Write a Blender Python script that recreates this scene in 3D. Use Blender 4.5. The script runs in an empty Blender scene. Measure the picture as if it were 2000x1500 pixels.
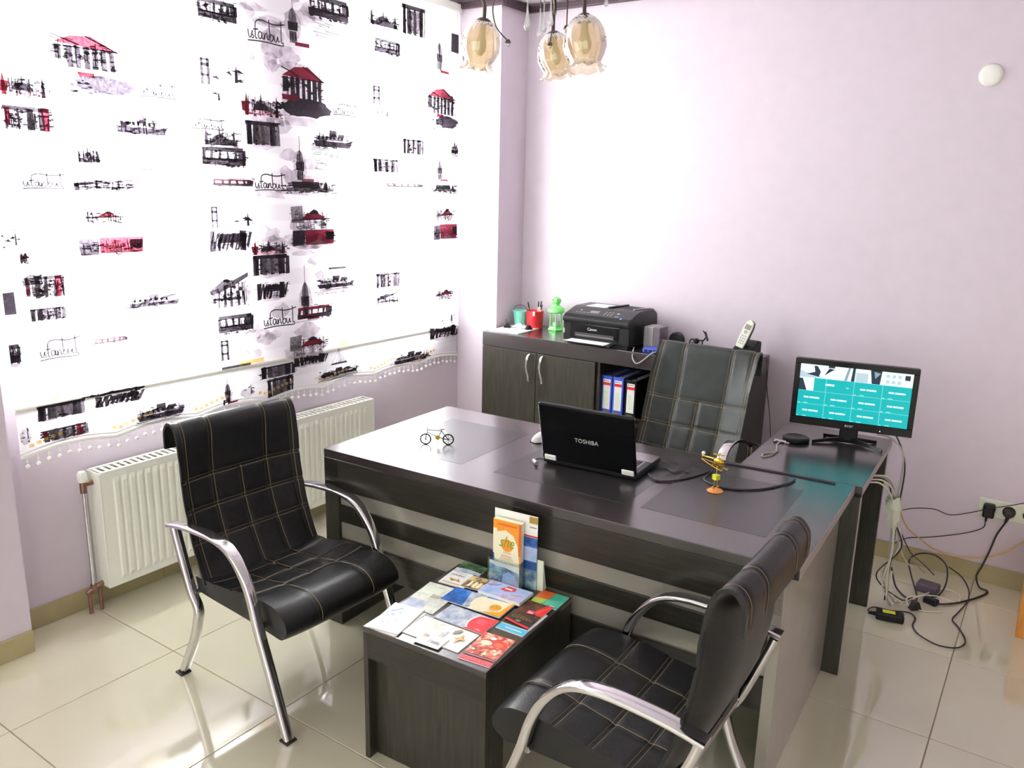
import bpy, bmesh, math, random
from mathutils import Vector, Matrix

S = bpy.context.scene
COL = S.collection
random.seed(7)
PI = math.pi

# ------------------------------------------------------------------ camera
YAW, PITCH, ROLL, FPX = -0.597584, -0.2334, 0.0229955, 1572.975
CAM_Z = 1.755
f = Vector((math.sin(YAW)*math.cos(PITCH), math.cos(YAW)*math.cos(PITCH), math.sin(PITCH)))
r = Vector((math.cos(YAW), -math.sin(YAW), 0))
u = r.cross(f)
r2 = r*math.cos(ROLL) + u*math.sin(ROLL)
u2 = u*math.cos(ROLL) - r*math.sin(ROLL)
cd = bpy.data.cameras.new('camera')
cd.sensor_width = 36
cd.lens = 36*FPX/2000
cd.clip_start = 0.02
cam = bpy.data.objects.new('camera', cd)
M = Matrix((r2, u2, -f)).transposed().to_4x4()
M.translation = Vector((0, 0, CAM_Z))
cam.matrix_world = M
COL.objects.link(cam)
S.camera = cam

# ------------------------------------------------------------------ world fill, window daylight, exposure
w = bpy.data.worlds.new('room_fill')
S.world = w
w.use_nodes = True
bg = w.node_tree.nodes['Background']
bg.inputs[0].default_value = (1.0, 1.03, 0.92, 1)
bg.inputs[1].default_value = 2.5  # background raised and tinted as added room fill through the open rear
S.view_settings.view_transform = 'Standard'
S.view_settings.look = 'None'
S.view_settings.exposure = 0.0
S.view_settings.gamma = 1.0
S.view_settings.use_curve_mapping = False

def window_light(name, y, z, sy, sz, power):
    l = bpy.data.lights.new(name, 'AREA')
    l.shape = 'RECTANGLE'
    l.size = sz
    l.size_y = sy
    l.energy = power
    l.color = (0.985, 1.0, 0.985)
    o = bpy.data.objects.new(name, l)
    o.location = (-3.52, y, z)
    o.rotation_euler = (0, -PI/2, 0)
    COL.objects.link(o)
window_light('daylight_window_a', 1.86, 1.78, 0.80, 1.66, 380)
window_light('daylight_window_b', 3.36, 1.78, 0.78, 1.66, 325)

# ------------------------------------------------------------------ helpers
class MB:
    """collects vertices and faces, then links them as one mesh object"""
    def __init__(s):
        s.v = []; s.f = []; s.m = []; s.mi = 0
    def add(s, vs, fs):
        n = len(s.v)
        s.v += [tuple(p) for p in vs]
        for q in fs:
            s.f.append([n+i for i in q]); s.m.append(s.mi)
        return s
    def box(s, x0, x1, y0, y1, z0, z1, mat=None):
        vs = [Vector(p) for p in ((x0,y0,z0),(x1,y0,z0),(x1,y1,z0),(x0,y1,z0),(x0,y0,z1),(x1,y0,z1),(x1,y1,z1),(x0,y1,z1))]
        if mat is not None: vs = [mat @ p for p in vs]
        return s.add(vs, [(3,2,1,0),(4,5,6,7),(0,1,5,4),(1,2,6,5),(2,3,7,6),(3,0,4,7)])
    def prism(s, pts, a, b, axis='z'):
        """extrude 2-D outline between a and b along an axis"""
        n = len(pts)
        def P(p, t):
            if axis == 'z': return (p[0], p[1], t)
            if axis == 'y': return (p[0], t, p[1])
            return (t, p[0], p[1])
        vs = [P(p, a) for p in pts] + [P(p, b) for p in pts]
        fs = [tuple(range(n-1, -1, -1)), tuple(range(n, 2*n))]
        fs += [(i, (i+1) % n, n+(i+1) % n, n+i) for i in range(n)]
        return s.add(vs, fs)
    def lathe(s, prof, n=24, c=(0,0,0), mat=None, wob=None):
        vs = []
        for (rr, z) in prof:
            for k in range(n):
                a = 2*PI*k/n
                q = rr if wob is None else rr + wob(a, z)
                p = Vector((c[0]+q*math.cos(a), c[1]+q*math.sin(a), c[2]+z))
                vs.append(mat @ p if mat is not None else p)
        fs = []
        for i in range(len(prof)-1):
            for k in range(n):
                fs.append((i*n+k, i*n+(k+1) % n, (i+1)*n+(k+1) % n, (i+1)*n+k))
        if prof[0][0] > 1e-6: fs.append(tuple(range(n-1, -1, -1)))
        if prof[-1][0] > 1e-6: fs.append(tuple(range((len(prof)-1)*n, len(prof)*n)))
        return s.add(vs, fs)
    def tube(s, pts, rad, n=8, flat=None, up=None, closed=False):
        """sweep along points; rad number or list; flat = list of (width, thickness) for oblong sections"""
        pts = [Vector(p) for p in pts]
        m = len(pts)
        rs = rad if isinstance(rad, (list, tuple)) else [rad]*m
        tan = []
        for i in range(m):
            a = pts[(i-1) % m] if (closed or i > 0) else pts[i]
            b = pts[(i+1) % m] if (closed or i < m-1) else pts[i]
            t = b-a
            tan.append(t.normalized() if t.length > 1e-9 else Vector((0,0,1)))
        ref = Vector(up) if up is not None else (Vector((0,0,1)) if abs(tan[0].z) < .9 else Vector((1,0,0)))
        nn = (ref - tan[0]*ref.dot(tan[0])).normalized()
        vs = []
        for i in range(m):
            if up is not None:
                ref = Vector(up)
                nn = (ref - tan[i]*ref.dot(tan[i])).normalized()
            else:
                nn = nn - tan[i]*nn.dot(tan[i])
                nn = nn.normalized() if nn.length > 1e-6 else tan[i].orthogonal().normalized()
            bb = tan[i].cross(nn)
            for k in range(n):
                a = 2*PI*k/n
                if flat:
                    ca, sa = math.cos(a), math.sin(a)
                    e = .5
                    x = math.copysign(abs(ca)**e, ca)*flat[i][0]/2
                    y = math.copysign(abs(sa)**e, sa)*flat[i][1]/2
                    vs.append(pts[i] + nn*x + bb*y)
                else:
                    vs.append(pts[i] + (nn*math.cos(a) + bb*math.sin(a))*rs[i])
        fs = []
        for i in range(m if closed else m-1):
            j = (i+1) % m
            for k in range(n):
                fs.append((i*n+k, i*n+(k+1) % n, j*n+(k+1) % n, j*n+k))
        if not closed:
            fs.append(tuple(range(n-1, -1, -1)))
            fs.append(tuple(range((m-1)*n, m*n)))
        return s.add(vs, fs)
    def sphere(s, c, rr, n=12, sz=1.0):
        k = max(4, n//2)
        prof = [(rr*math.sin(PI*i/k), -rr*sz*math.cos(PI*i/k)) for i in range(k+1)]
        prof[0] = (0.0, prof[0][1]); prof[-1] = (0.0, prof[-1][1])
        return s.lathe(prof, n, c)
    def build(s, name, mat, parent=None, smooth=None, bevel=0, loc=None, rotz=None, seg=2):
        me = bpy.data.meshes.new(name)
        me.from_pydata(s.v, [], s.f)
        mats = mat if isinstance(mat, (list, tuple)) else [mat]
        for q in mats: me.materials.append(q)
        if len(mats) > 1:
            me.polygons.foreach_set('material_index', s.m)
        bm = bmesh.new(); bm.from_mesh(me)
        bmesh.ops.recalc_face_normals(bm, faces=bm.faces)
        bm.to_mesh(me); bm.free()
        if smooth:
            me.polygons.foreach_set('use_smooth', [True]*len(me.polygons))
            me.set_sharp_from_angle(angle=math.radians(smooth))
        me.update()
        o = bpy.data.objects.new(name, me)
        COL.objects.link(o)
        if parent is not None: o.parent = parent
        if loc is not None: o.location = loc
        if rotz is not None: o.rotation_euler = (0, 0, rotz)
        if bevel:
            b = o.modifiers.new('bevel', 'BEVEL')
            b.width = bevel; b.segments = seg; b.limit_method = 'ANGLE'; b.angle_limit = math.radians(40)
        return o

def tag(o, label=None, cat=None, group=None, kind=None):
    if label: o['label'] = label
    if cat: o['category'] = cat
    if group: o['group'] = group
    if kind: o['kind'] = kind
    return o

def thing(name, label, cat, loc=(0,0,0), rotz=0, group=None):
    o = bpy.data.objects.new(name, None)
    o.empty_display_size = .05
    COL.objects.link(o)
    o.location = loc; o.rotation_euler = (0, 0, rotz)
    return tag(o, label, cat, group)

def spline(pts, k=6, closed=False):
    pts = [Vector(p) for p in pts]
    n = len(pts); out = []
    for i in range(n if closed else n-1):
        if closed: p0, p1, p2, p3 = pts[(i-1) % n], pts[i], pts[(i+1) % n], pts[(i+2) % n]
        else: p0, p1, p2, p3 = pts[max(i-1,0)], pts[i], pts[i+1], pts[min(i+2,n-1)]
        for j in range(k):
            t = j/k
            out.append(0.5*((2*p1) + (p2-p0)*t + (2*p0-5*p1+4*p2-p3)*t*t + (3*p1-p0-3*p2+p3)*t*t*t))
    if not closed: out.append(pts[-1])
    return out

_gl = {}
def glyph(text, shear=0.0):
    """polygons of a line of text, scaled to width 1, baseline at y=0; returns (polys, height)"""
    key = (text, shear)
    if key in _gl: return _gl[key]
    c = bpy.data.curves.new('lettering', 'FONT')
    c.body = text; c.shear = shear; c.resolution_u = 2
    o = bpy.data.objects.new('lettering', c)
    COL.objects.link(o)
    bpy.context.view_layer.update()
    me = o.to_mesh()
    vs = [v.co.copy() for v in me.vertices]
    ps = [[vs[i] for i in p.vertices] for p in me.polygons]
    o.to_mesh_clear()
    bpy.data.objects.remove(o); bpy.data.curves.remove(c)
    x0 = min(v.x for v in vs); x1 = max(v.x for v in vs)
    y0 = min(v.y for v in vs); y1 = max(v.y for v in vs)
    k = 1/(x1-x0)
    res = ([[((p.x-x0)*k, (p.y-y0)*k) for p in q] for q in ps], (y1-y0)*k)
    _gl[key] = res
    return res

class Print:
    """flat printed shapes in a local x-y plane; each shape has an ink"""
    def __init__(s): s.p = []
    def poly(s, pts, ink): s.p.append((pts, ink)); return s
    def rect(s, x0, y0, x1, y1, ink): return s.poly([(x0,y0),(x1,y0),(x1,y1),(x0,y1)], ink)
    def disc(s, cx, cy, rx, ink, ry=None, n=18, a0=0, a1=2*PI):
        ry = ry or rx
        return s.poly([(cx+rx*math.cos(a0+(a1-a0)*k/n), cy+ry*math.sin(a0+(a1-a0)*k/n)) for k in range(n + (a1-a0 < 6.2))], ink)
    def line(s, x0, y0, x1, y1, wd, ink):
        dx, dy = x1-x0, y1-y0
        L = math.hypot(dx, dy) or 1e-6
        nx, ny = -dy/L*wd/2, dx/L*wd/2
        return s.poly([(x0+nx,y0+ny),(x1+nx,y1+ny),(x1-nx,y1-ny),(x0-nx,y0-ny)], ink)
    def text(s, t, x, y, wd, ink, shear=0, rot=0, hscale=1.0):
        ps, h = glyph(t, shear)
        c, sn = math.cos(rot), math.sin(rot)
        for q in ps:
            s.poly([(x + (a*c - b*hscale*sn)*wd, y + (a*sn + b*hscale*c)*wd) for a, b in q], ink)
        return s
    def build(s, name, parent, mats, to3d, lift=2e-5, loc=None, rotz=None):
        """mats: dict ink->material; to3d(x,y,h) maps to local 3-D with height h above the paper"""
        inks = []
        for _, i in s.p:
            if i not in inks: inks.append(i)
        mb = MB()
        for k, (pts, ink) in enumerate(s.p):
            mb.mi = inks.index(ink)
            mb.add([to3d(x, y, 0.0004 + lift*k) for x, y in pts], [tuple(range(len(pts)))])
        return mb.build(name, [mats[i] for i in inks], parent, loc=loc, rotz=rotz)

# ------------------------------------------------------------------ materials
def srgb(h):
    c = [int(h[i:i+2], 16)/255 for i in (0, 2, 4)]
    return tuple(x/12.92 if x <= .04045 else ((x+.055)/1.055)**2.4 for x in c)

MATS = {}
def mat(name, col, rough=.5, metal=0, vary=.06, scale=40, bump=0, bscale=None, stretch=None, coat=0, spec=.5, emit=None, es=0, ior=None):
    m = bpy.data.materials.new(name); m.use_nodes = True
    nt = m.node_tree; b = nt.nodes['Principled BSDF']
    col = srgb(col) if isinstance(col, str) else col
    tc = nt.nodes.new('ShaderNodeTexCoord')
    mp = nt.nodes.new('ShaderNodeMapping')
    nt.links.new(tc.outputs['Object'], mp.inputs[0])
    mp.inputs['Scale'].default_value = stretch or (1, 1, 1)
    nz = nt.nodes.new('ShaderNodeTexNoise')
    nz.inputs['Scale'].default_value = scale; nz.inputs['Detail'].default_value = 4
    nt.links.new(mp.outputs[0], nz.inputs[0])
    rp = nt.nodes.new('ShaderNodeValToRGB')
    rp.color_ramp.elements[0].position = .3; rp.color_ramp.elements[1].position = .7
    rp.color_ramp.elements[0].color = tuple(max(0, x*(1-vary)) for x in col)+(1,)
    rp.color_ramp.elements[1].color = tuple(min(1, x*(1+vary)) for x in col)+(1,)
    nt.links.new(nz.outputs[0], rp.inputs[0])
    nt.links.new(rp.outputs[0], b.inputs['Base Color'])
    b.inputs['Roughness'].default_value = rough
    b.inputs['Metallic'].default_value = metal
    b.inputs['Specular IOR Level'].default_value = spec
    if ior: b.inputs['IOR'].default_value = ior
    if coat:
        b.inputs['Coat Weight'].default_value = coat; b.inputs['Coat Roughness'].default_value = .18
    if emit:
        e = srgb(emit) if isinstance(emit, str) else emit
        b.inputs['Emission Color'].default_value = e+(1,); b.inputs['Emission Strength'].default_value = es
    if bump:
        n2 = nt.nodes.new('ShaderNodeTexNoise')
        n2.inputs['Scale'].default_value = bscale or scale*3; n2.inputs['Detail'].default_value = 3
        nt.links.new(mp.outputs[0], n2.inputs[0])
        bp = nt.nodes.new('ShaderNodeBump'); bp.inputs['Strength'].default_value = bump
        bp.inputs['Distance'].default_value = .002
        nt.links.new(n2.outputs[0], bp.inputs['Height']); nt.links.new(bp.outputs[0], b.inputs['Normal'])
    MATS[name] = m
    return m

def photo(name, cols, scale=30, rough=.3, stretch=(1,1,1)):
    """printed picture: noise pushed through a colour ramp"""
    m = bpy.data.materials.new(name); m.use_nodes = True
    nt = m.node_tree; b = nt.nodes['Principled BSDF']
    tc = nt.nodes.new('ShaderNodeTexCoord'); mp = nt.nodes.new('ShaderNodeMapping')
    mp.inputs['Scale'].default_value = stretch
    nz = nt.nodes.new('ShaderNodeTexNoise'); nz.inputs['Scale'].default_value = scale
    nz.inputs['Detail'].default_value = 6; nz.inputs['Roughness'].default_value = .65
    rp = nt.nodes.new('ShaderNodeValToRGB'); cr = rp.color_ramp
    n = len(cols)
    while len(cr.elements) < n: cr.elements.new(.5)
    for i, c in enumerate(cols):
        cr.elements[i].position = .28 + .44*i/(n-1)
        cr.elements[i].color = srgb(c)+(1,)
    nt.links.new(tc.outputs['Object'], mp.inputs[0]); nt.links.new(mp.outputs[0], nz.inputs[0])
    nt.links.new(nz.outputs[0], rp.inputs[0]); nt.links.new(rp.outputs[0], b.inputs['Base Color'])
    b.inputs['Roughness'].default_value = rough
    MATS[name] = m
    return m

def ink(name, trans, diff, ns=90):
    """ink on a translucent cloth: filters the light coming through, reflects a little"""
    m = bpy.data.materials.new(name); m.use_nodes = True
    nt = m.node_tree
    for n in list(nt.nodes):
        if n.type != 'OUTPUT_MATERIAL': nt.nodes.remove(n)
    out = [n for n in nt.nodes if n.type == 'OUTPUT_MATERIAL'][0]
    t = nt.nodes.new('ShaderNodeBsdfTransparent'); d = nt.nodes.new('ShaderNodeBsdfDiffuse')
    a = nt.nodes.new('ShaderNodeAddShader')
    tc = nt.nodes.new('ShaderNodeTexCoord')
    nz = nt.nodes.new('ShaderNodeTexNoise'); nz.inputs['Scale'].default_value = ns
    rp = nt.nodes.new('ShaderNodeValToRGB')
    rp.color_ramp.elements[0].position = .35; rp.color_ramp.elements[1].position = .75
    rp.color_ramp.elements[0].color = tuple(trans)+(1,)
    rp.color_ramp.elements[1].color = tuple(min(1, x*1.7+.012) for x in trans)+(1,)
    nt.links.new(tc.outputs['Object'], nz.inputs[0]); nt.links.new(nz.outputs[0], rp.inputs[0])
    nt.links.new(rp.outputs[0], t.inputs[0])
    d.inputs[0].default_value = tuple(diff)+(1,)
    nt.links.new(t.outputs[0], a.inputs[0]); nt.links.new(d.outputs[0], a.inputs[1]); nt.links.new(a.outputs[0], out.inputs[0])
    MATS[name] = m
    return m

def clear_glass(name, tint=(1,1,1), gloss=.06, body=None, bodyfac=0, rough=.03):
    """thin glass: mostly see-through, a little mirror, optional tinted body"""
    m = bpy.data.materials.new(name); m.use_nodes = True
    nt = m.node_tree
    for n in list(nt.nodes):
        if n.type != 'OUTPUT_MATERIAL': nt.nodes.remove(n)
    out = [n for n in nt.nodes if n.type == 'OUTPUT_MATERIAL'][0]
    t = nt.nodes.new('ShaderNodeBsdfTransparent'); t.inputs[0].default_value = tuple(tint)+(1,)
    g = nt.nodes.new('ShaderNodeBsdfGlossy'); g.inputs['Roughness'].default_value = rough
    lw = nt.nodes.new('ShaderNodeLayerWeight'); lw.inputs[0].default_value = .25
    mu = nt.nodes.new('ShaderNodeMath'); mu.operation = 'MULTIPLY_ADD'
    mu.inputs[1].default_value = .6; mu.inputs[2].default_value = gloss
    nt.links.new(lw.outputs['Fresnel'], mu.inputs[0])
    mx = nt.nodes.new('ShaderNodeMixShader')
    nt.links.new(mu.outputs[0], mx.inputs[0]); nt.links.new(g.outputs[0], mx.inputs[2])
    base = t
    if body:
        d = nt.nodes.new('ShaderNodeBsdfTranslucent'); d2 = nt.nodes.new('ShaderNodeBsdfDiffuse')
        tc = nt.nodes.new('ShaderNodeTexCoord')
        nz = nt.nodes.new('ShaderNodeTexNoise'); nz.inputs['Scale'].default_value = 60
        rp = nt.nodes.new('ShaderNodeValToRGB')
        rp.color_ramp.elements[0].color = tuple(x*.7 for x in body)+(1,)
        rp.color_ramp.elements[1].color = tuple(min(1, x*1.2) for x in body)+(1,)
        nt.links.new(tc.outputs['Object'], nz.inputs[0]); nt.links.new(nz.outputs[0], rp.inputs[0])
        nt.links.new(rp.outputs[0], d.inputs[0]); nt.links.new(rp.outputs[0], d2.inputs[0])
        ad = nt.nodes.new('ShaderNodeMixShader'); ad.inputs[0].default_value = .5
        nt.links.new(d.outputs[0], ad.inputs[1]); nt.links.new(d2.outputs[0], ad.inputs[2])
        m2 = nt.nodes.new('ShaderNodeMixShader'); m2.inputs[0].default_value = bodyfac
        nt.links.new(t.outputs[0], m2.inputs[1]); nt.links.new(ad.outputs[0], m2.inputs[2])
        base = m2
    nt.links.new(base.outputs[0], mx.inputs[1]); nt.links.new(mx.outputs[0], out.inputs[0])
    MATS[name] = m
    return m

def fabric(name):
    """zebra blind cloth: translucent, alternate denser and sheerer bands"""
    m = bpy.data.materials.new(name); m.use_nodes = True
    nt = m.node_tree
    for n in list(nt.nodes):
        if n.type != 'OUTPUT_MATERIAL': nt.nodes.remove(n)
    out = [n for n in nt.nodes if n.type == 'OUTPUT_MATERIAL'][0]
    tc = nt.nodes.new('ShaderNodeTexCoord'); sx = nt.nodes.new('ShaderNodeSeparateXYZ')
    nt.links.new(tc.outputs['Object'], sx.inputs[0])
    mu = nt.nodes.new('ShaderNodeMath'); mu.operation = 'MULTIPLY'; mu.inputs[1].default_value = 2*PI/.152
    sn = nt.nodes.new('ShaderNodeMath'); sn.operation = 'SINE'
    nt.links.new(sx.outputs['Z'], mu.inputs[0]); nt.links.new(mu.outputs[0], sn.inputs[0])
    rp = nt.nodes.new('ShaderNodeValToRGB'); rp.color_ramp.interpolation = 'LINEAR'
    rp.color_ramp.elements[0].position = .42; rp.color_ramp.elements[1].position = .58
    rp.color_ramp.elements[0].color = (.80, .79, .80, 1); rp.color_ramp.elements[1].color = (.93, .93, .93, 1)
    ma = nt.nodes.new('ShaderNodeMath'); ma.operation = 'MULTIPLY_ADD'; ma.inputs[1].default_value = .5; ma.inputs[2].default_value = .5
    nt.links.new(sn.outputs[0], ma.inputs[0]); nt.links.new(ma.outputs[0], rp.inputs[0])
    t = nt.nodes.new('ShaderNodeBsdfTranslucent'); d = nt.nodes.new('ShaderNodeBsdfDiffuse')
    nt.links.new(rp.outputs[0], t.inputs[0]); d.inputs[0].default_value = (.85, .85, .86, 1)
    mx = nt.nodes.new('ShaderNodeMixShader'); mx.inputs[0].default_value = .45
    nt.links.new(t.outputs[0], mx.inputs[1]); nt.links.new(d.outputs[0], mx.inputs[2]); nt.links.new(mx.outputs[0], out.inputs[0])
    MATS[name] = m
    return m

mat('wall', 'D3C7D2', .62, vary=.02, scale=14, bump=.06, bscale=260)
mat('ceiling', 'EDE6EC', .7, vary=.015, scale=10)
mat('cornice', '3B2730', .45, vary=.1)
mat('tile', 'D2CDB4', .06, vary=.03, scale=3.2, spec=1.0, ior=2.05)
mat('grout', '8C8068', .8)
mat('skirting', 'A79A72', .25, vary=.06, scale=9)
mat('wood_x', '27241E', .30, vary=.35, scale=7, stretch=(1, 9, 14), bump=.12, bscale=30, coat=.08, spec=.4)
mat('wood_z', '302D25', .36, vary=.35, scale=7, stretch=(14, 14, 1), bump=.12, bscale=30, coat=.05, spec=.4)
mat('wood_top', '2D2526', .25, vary=.12, scale=6, stretch=(1, 12, 12), bump=.05, bscale=30, coat=.5, spec=.65)
mat('inlay', '262325', .28, vary=.15, scale=60, bump=.1, bscale=300, coat=.2)
mat('grey_strip', 'A39D93', .24, vary=.04, scale=8, metal=.3)
mat('edge_band', '9A9490', .4)
mat('leather', '111213', .36, vary=.2, scale=30, bump=.25, bscale=160, spec=.4)
mat('leather_worn', '202523', .42, spec=.35, vary=.35, scale=16, stretch=(3,1,1), bump=.2, bscale=120)
mat('stitch', '75674C', .7)
mat('chrome', 'D8D6D8', .12, metal=1, vary=.02)
mat('steel', 'A9A5A6', .25, metal=1, vary=.05)
mat('black_plastic', '141416', .35, vary=.15, scale=80, spec=.25)
mat('black_gloss', '0C0D0F', .14, vary=.1, spec=.25)
mat('bike_black', '070708', .8, spec=.1)
mat('dark_rubber', '201B20', .6, vary=.1)
mat('grey_plastic', '8B868A', .45)
mat('white_paint', 'F1F0EA', .35, vary=.015)
mat('radiator', 'EDEEE2', .35, vary=.012)
mat('white_plastic', 'EFEFE6', .35, vary=.02)
mat('cream_plastic', 'DDE0CC', .4, vary=.03)
mat('paper', 'F4F3F0', .6, vary=.02)
mat('paper_edge', 'DAD8D0', .7, vary=.08, scale=200, stretch=(.1,.1,8))
mat('copper', '8C6A5C', .35, metal=.8, vary=.15)
mat('orange_wood', 'C98335', .4, vary=.2, scale=6, stretch=(8,8,1))
mat('teal', '7CD0BC', .35, vary=.04)
mat('red', 'D42A32', .35, vary=.05)
mat('green', '6EDB6C', .35, vary=.05)
mat('blue', '3350B8', .35, vary=.06)
mat('blue_dark', '22305E', .4, vary=.06)
mat('gold', 'C9A13A', .28, metal=.9, vary=.1)
mat('gold_yellow', 'D8DA34', .3, vary=.06)
mat('orange_glass', 'D58A45', .12, vary=.08)
mat('bronze', '4A3C36', .4, metal=.6, vary=.15)
mat('cable_white', 'DDD8C4', .5)
mat('cable_grey', 'A39C97', .5)
mat('cable_orange', 'D9A548', .5)
mat('cable_black', '241A20', .5)
mat('brown_red', '6B3A30', .4)
mat('lcd_grey', '77766E', .3)
clear_glass('glass_pane', (.97,.98,.98), .04)
clear_glass('acrylic', (.93,.96,.96), .06)
clear_glass('amber_glass', (.97,.90,.76), .14, body=(.60,.44,.22), bodyfac=.45)
clear_glass('crystal', (.95,.95,.96), .22, body=(.95,.95,.97), bodyfac=.25)
clear_glass('lantern_glass', (.92,.93,.92), .10)
fabric('blind_cloth')
mat('lace', 'F3F2EE', .7, vary=.03)
mat('bulb', 'C9C79A', .3, vary=.03)
ink('ink_black', (.030,.025,.032), (.018,.015,.018))
ink('ink_red', (.085,.012,.02), (.10,.014,.022))
ink('ink_grey', (.15,.14,.155), (.06,.056,.06))
ink('ink_wash', (.52,.49,.52), (.10,.095,.10), 22)
ink('ink_pink', (.72,.42,.46), (.12,.07,.08))
ink('ink_tan', (.50,.34,.14), (.25,.17,.07))

# ================================================================== room
XW, XN, XC, YB, ZC = -3.22, -3.06, -2.80, 4.20, 2.81
XR, YN = 2.4, -2.6
def struct(name, mb, m, parent=None, **k):
    o = mb.build(name, m, parent, **k)
    if parent is None: o['kind'] = 'structure'
    return o

# floor: grout bed and single tiles
fl = struct('floor', MB().box(XW-.12, XR, YN, YB+.1, -.06, -.0022), MATS['grout'])
PX, PY, X0, Y0 = .62, .592, -2.63, .988
tiles = {}
for i in range(-1, 9):
    for j in range(-6, 6):
        a, b = max(X0+i*PX, XW), min(X0+(i+1)*PX, XR)
        c, d = max(Y0+j*PY, YN), min(Y0+(j+1)*PY, YB)
        if b-a < .02 or d-c < .02: continue
        g = .0018
        key = (round(b-a, 3), round(d-c, 3))
        if key not in tiles:
            o = MB().box(g, b-a-g, g, d-c-g, -.009, 0).build('tile', MATS['tile'], fl, bevel=.0012, seg=1)
            tiles[key] = o
        else:
            o = tiles[key].copy(); COL.objects.link(o); o.parent = fl
        o.location = (a, c, 0)

struct('ceiling', MB().box(XW-.12, XR, YN, YB+.1, ZC, ZC+.08), MATS['ceiling'])
struct('wall_back', MB().box(XW-.12, XR, YB, YB+.1, 0, ZC), MATS['wall'])
struct('wall_right', MB().box(XR, XR+.1, YN, YB+.1, 0, ZC), MATS['wall'])

# window wall, set back between two piers, with two window openings behind the blind
mb = MB()
SILL, HEAD = .96, 2.62
WA, WB = (1.46, 2.26), (2.98, 3.74)
mb.prism([(XW-.14, 1.27), (XW, 1.27), (XW, 3.24), (-3.095, 3.93), (XW-.14, 3.93)], 0, SILL-.04)
mb.box(XW-.14, XW, 1.27, 3.93, SILL-.04, SILL)
for a, b in ((1.27, WA[0]), (WA[1], WB[0]), (WB[1], 3.93)):
    mb.box(XW-.14, XW, a, b, SILL, HEAD)
mb.box(XW-.14, XW, 1.27, 3.93, HEAD, ZC)
struct('wall_left', mb, MATS['wall'])
struct('wall_near', MB().box(XW-.14, XN, YN, 1.27, 0, ZC), MATS['wall'])
struct('wall_corner', MB().box(XW-.14, XC, 3.93, YB, 0, ZC), MATS['wall'])
for n, (a, b) in enumerate((WA, WB)):
    wn = bpy.data.objects.new('window_%d' % (n+1), None); COL.objects.link(wn)
    wn['kind'] = 'structure'; wn.location = (XW-.08, (a+b)/2, SILL)
    hw, hh, t = (b-a)/2, HEAD-SILL, .055
    fr = MB()
    fr.box(-.03, .03, -hw, -hw+t, 0, hh); fr.box(-.03, .03, hw-t, hw, 0, hh)
    fr.box(-.03, .03, -hw+t, hw-t, 0, t); fr.box(-.03, .03, -hw+t, hw-t, hh-t, hh)
    fr.build('window_frame', MATS['white_plastic'], wn, bevel=.004)
    MB().box(-.006, .006, -hw+t, hw-t, t, hh-t).build('window_pane', MATS['glass_pane'], wn)

# skirting tiles, cornice strip
SK = .087
def skirt(name, runs):
    root = None
    for k, (x0, y0, x1, y1) in enumerate(runs):
        m = MB().box(min(x0, x1), max(x0, x1), min(y0, y1), max(y0, y1), 0, SK)
        if root is None:
            root = struct(name, m, MATS['skirting'], bevel=.0015)
        else:
            m.build('skirting_tile', MATS['skirting'], root, bevel=.0015)
def cut(a, b, step):
    n = max(1, round(abs(b-a)/step)); return [(a+(b-a)*i/n, a+(b-a)*(i+1)/n) for i in range(n)]
skirt('baseboard_left', [(XW, a+.0008, XW+.011, b-.0008) for a, b in cut(1.271, 3.2, .6)])
skirt('baseboard_near', [(XN, a+.0008, XN+.011, b-.0008) for a, b in cut(-2.0, 1.27, .6)])
skirt('baseboard_back', [(a+.0008, YB-.011, b-.0008, YB) for a, b in cut(-2.79, 2.39, .6)])
skirt('baseboard_corner', [(a, 3.919, b, 3.93) for a, b in ((-3.09, XC+.011),)])
mb = MB()
mb.box(XW+.1, XC+.03, 3.90, 3.93, 2.765, 2.80)
mb.box(XC, XC+.03, 3.93, YB-.03, 2.765, 2.80)
mb.box(XC, XR, YB-.03, YB, 2.765, 2.80)
struct('trim_1', mb, MATS['cornice'], bevel=.004)

# round cover on the back wall
rc = MB().lathe([(0, .016), (.030, .015), (.042, .011), (.047, .004), (.047, 0)], 32, mat=Matrix.Translation((-.398, YB, 2.293)) @ Matrix.Rotation(PI/2, 4, 'X'))
tag(rc.build('junction_cover', MATS['white_paint'], smooth=40), 'round white junction box cover high on the lilac wall', 'wall cover')

# ------------------------------------------------------------------ radiator
rd = thing('radiator', 'white ribbed panel radiator under the printed blind', 'radiator', (-3.1, 1.61, .105))
Lr, Hr = 1.57, .5
mb = MB()
n = 42; top = Hr-.045; bot = .045
pts = []
for k in range(n):
    y0 = .05 + (Lr-.1)*k/n; y1 = .05 + (Lr-.1)*(k+1)/n; q = y1-y0
    pts += [(y0, -.004), (y0+q*.15, .004), (y0+q*.62, .004), (y0+q*.77, -.004)]
pts.append((Lr-.05, -.004))
vs, fs = [], []
for y, x in pts:
    vs += [(-.004, y, bot-.02), (x, y, bot), (x, y, top), (-.004, y, top+.02)]
for i in range(len(pts)-1):
    for j in range(3): fs.append((i*4+j, i*4+4+j, i*4+5+j, i*4+1+j))
mb.add(vs, fs)
mb.box(-.012, -.0035, 0, Lr, 0, Hr)
mb.build('front_panel', MATS['radiator'], rd)
MB().box(-.1, -.092, 0, Lr, 0, Hr-.01).build('back_panel', MATS['radiator'], rd)
mb = MB()
mb.box(-.1, -.084, .004, Lr-.004, Hr, Hr+.006); mb.box(-.02, -.004, .004, Lr-.004, Hr, Hr+.006)
for k in range(53):
    y = .01 + (Lr-.02)*k/53
    mb.box(-.084, -.02, y, y+.014, Hr, Hr+.004)
mb.build('top_grille', MATS['radiator'], rd)
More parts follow.
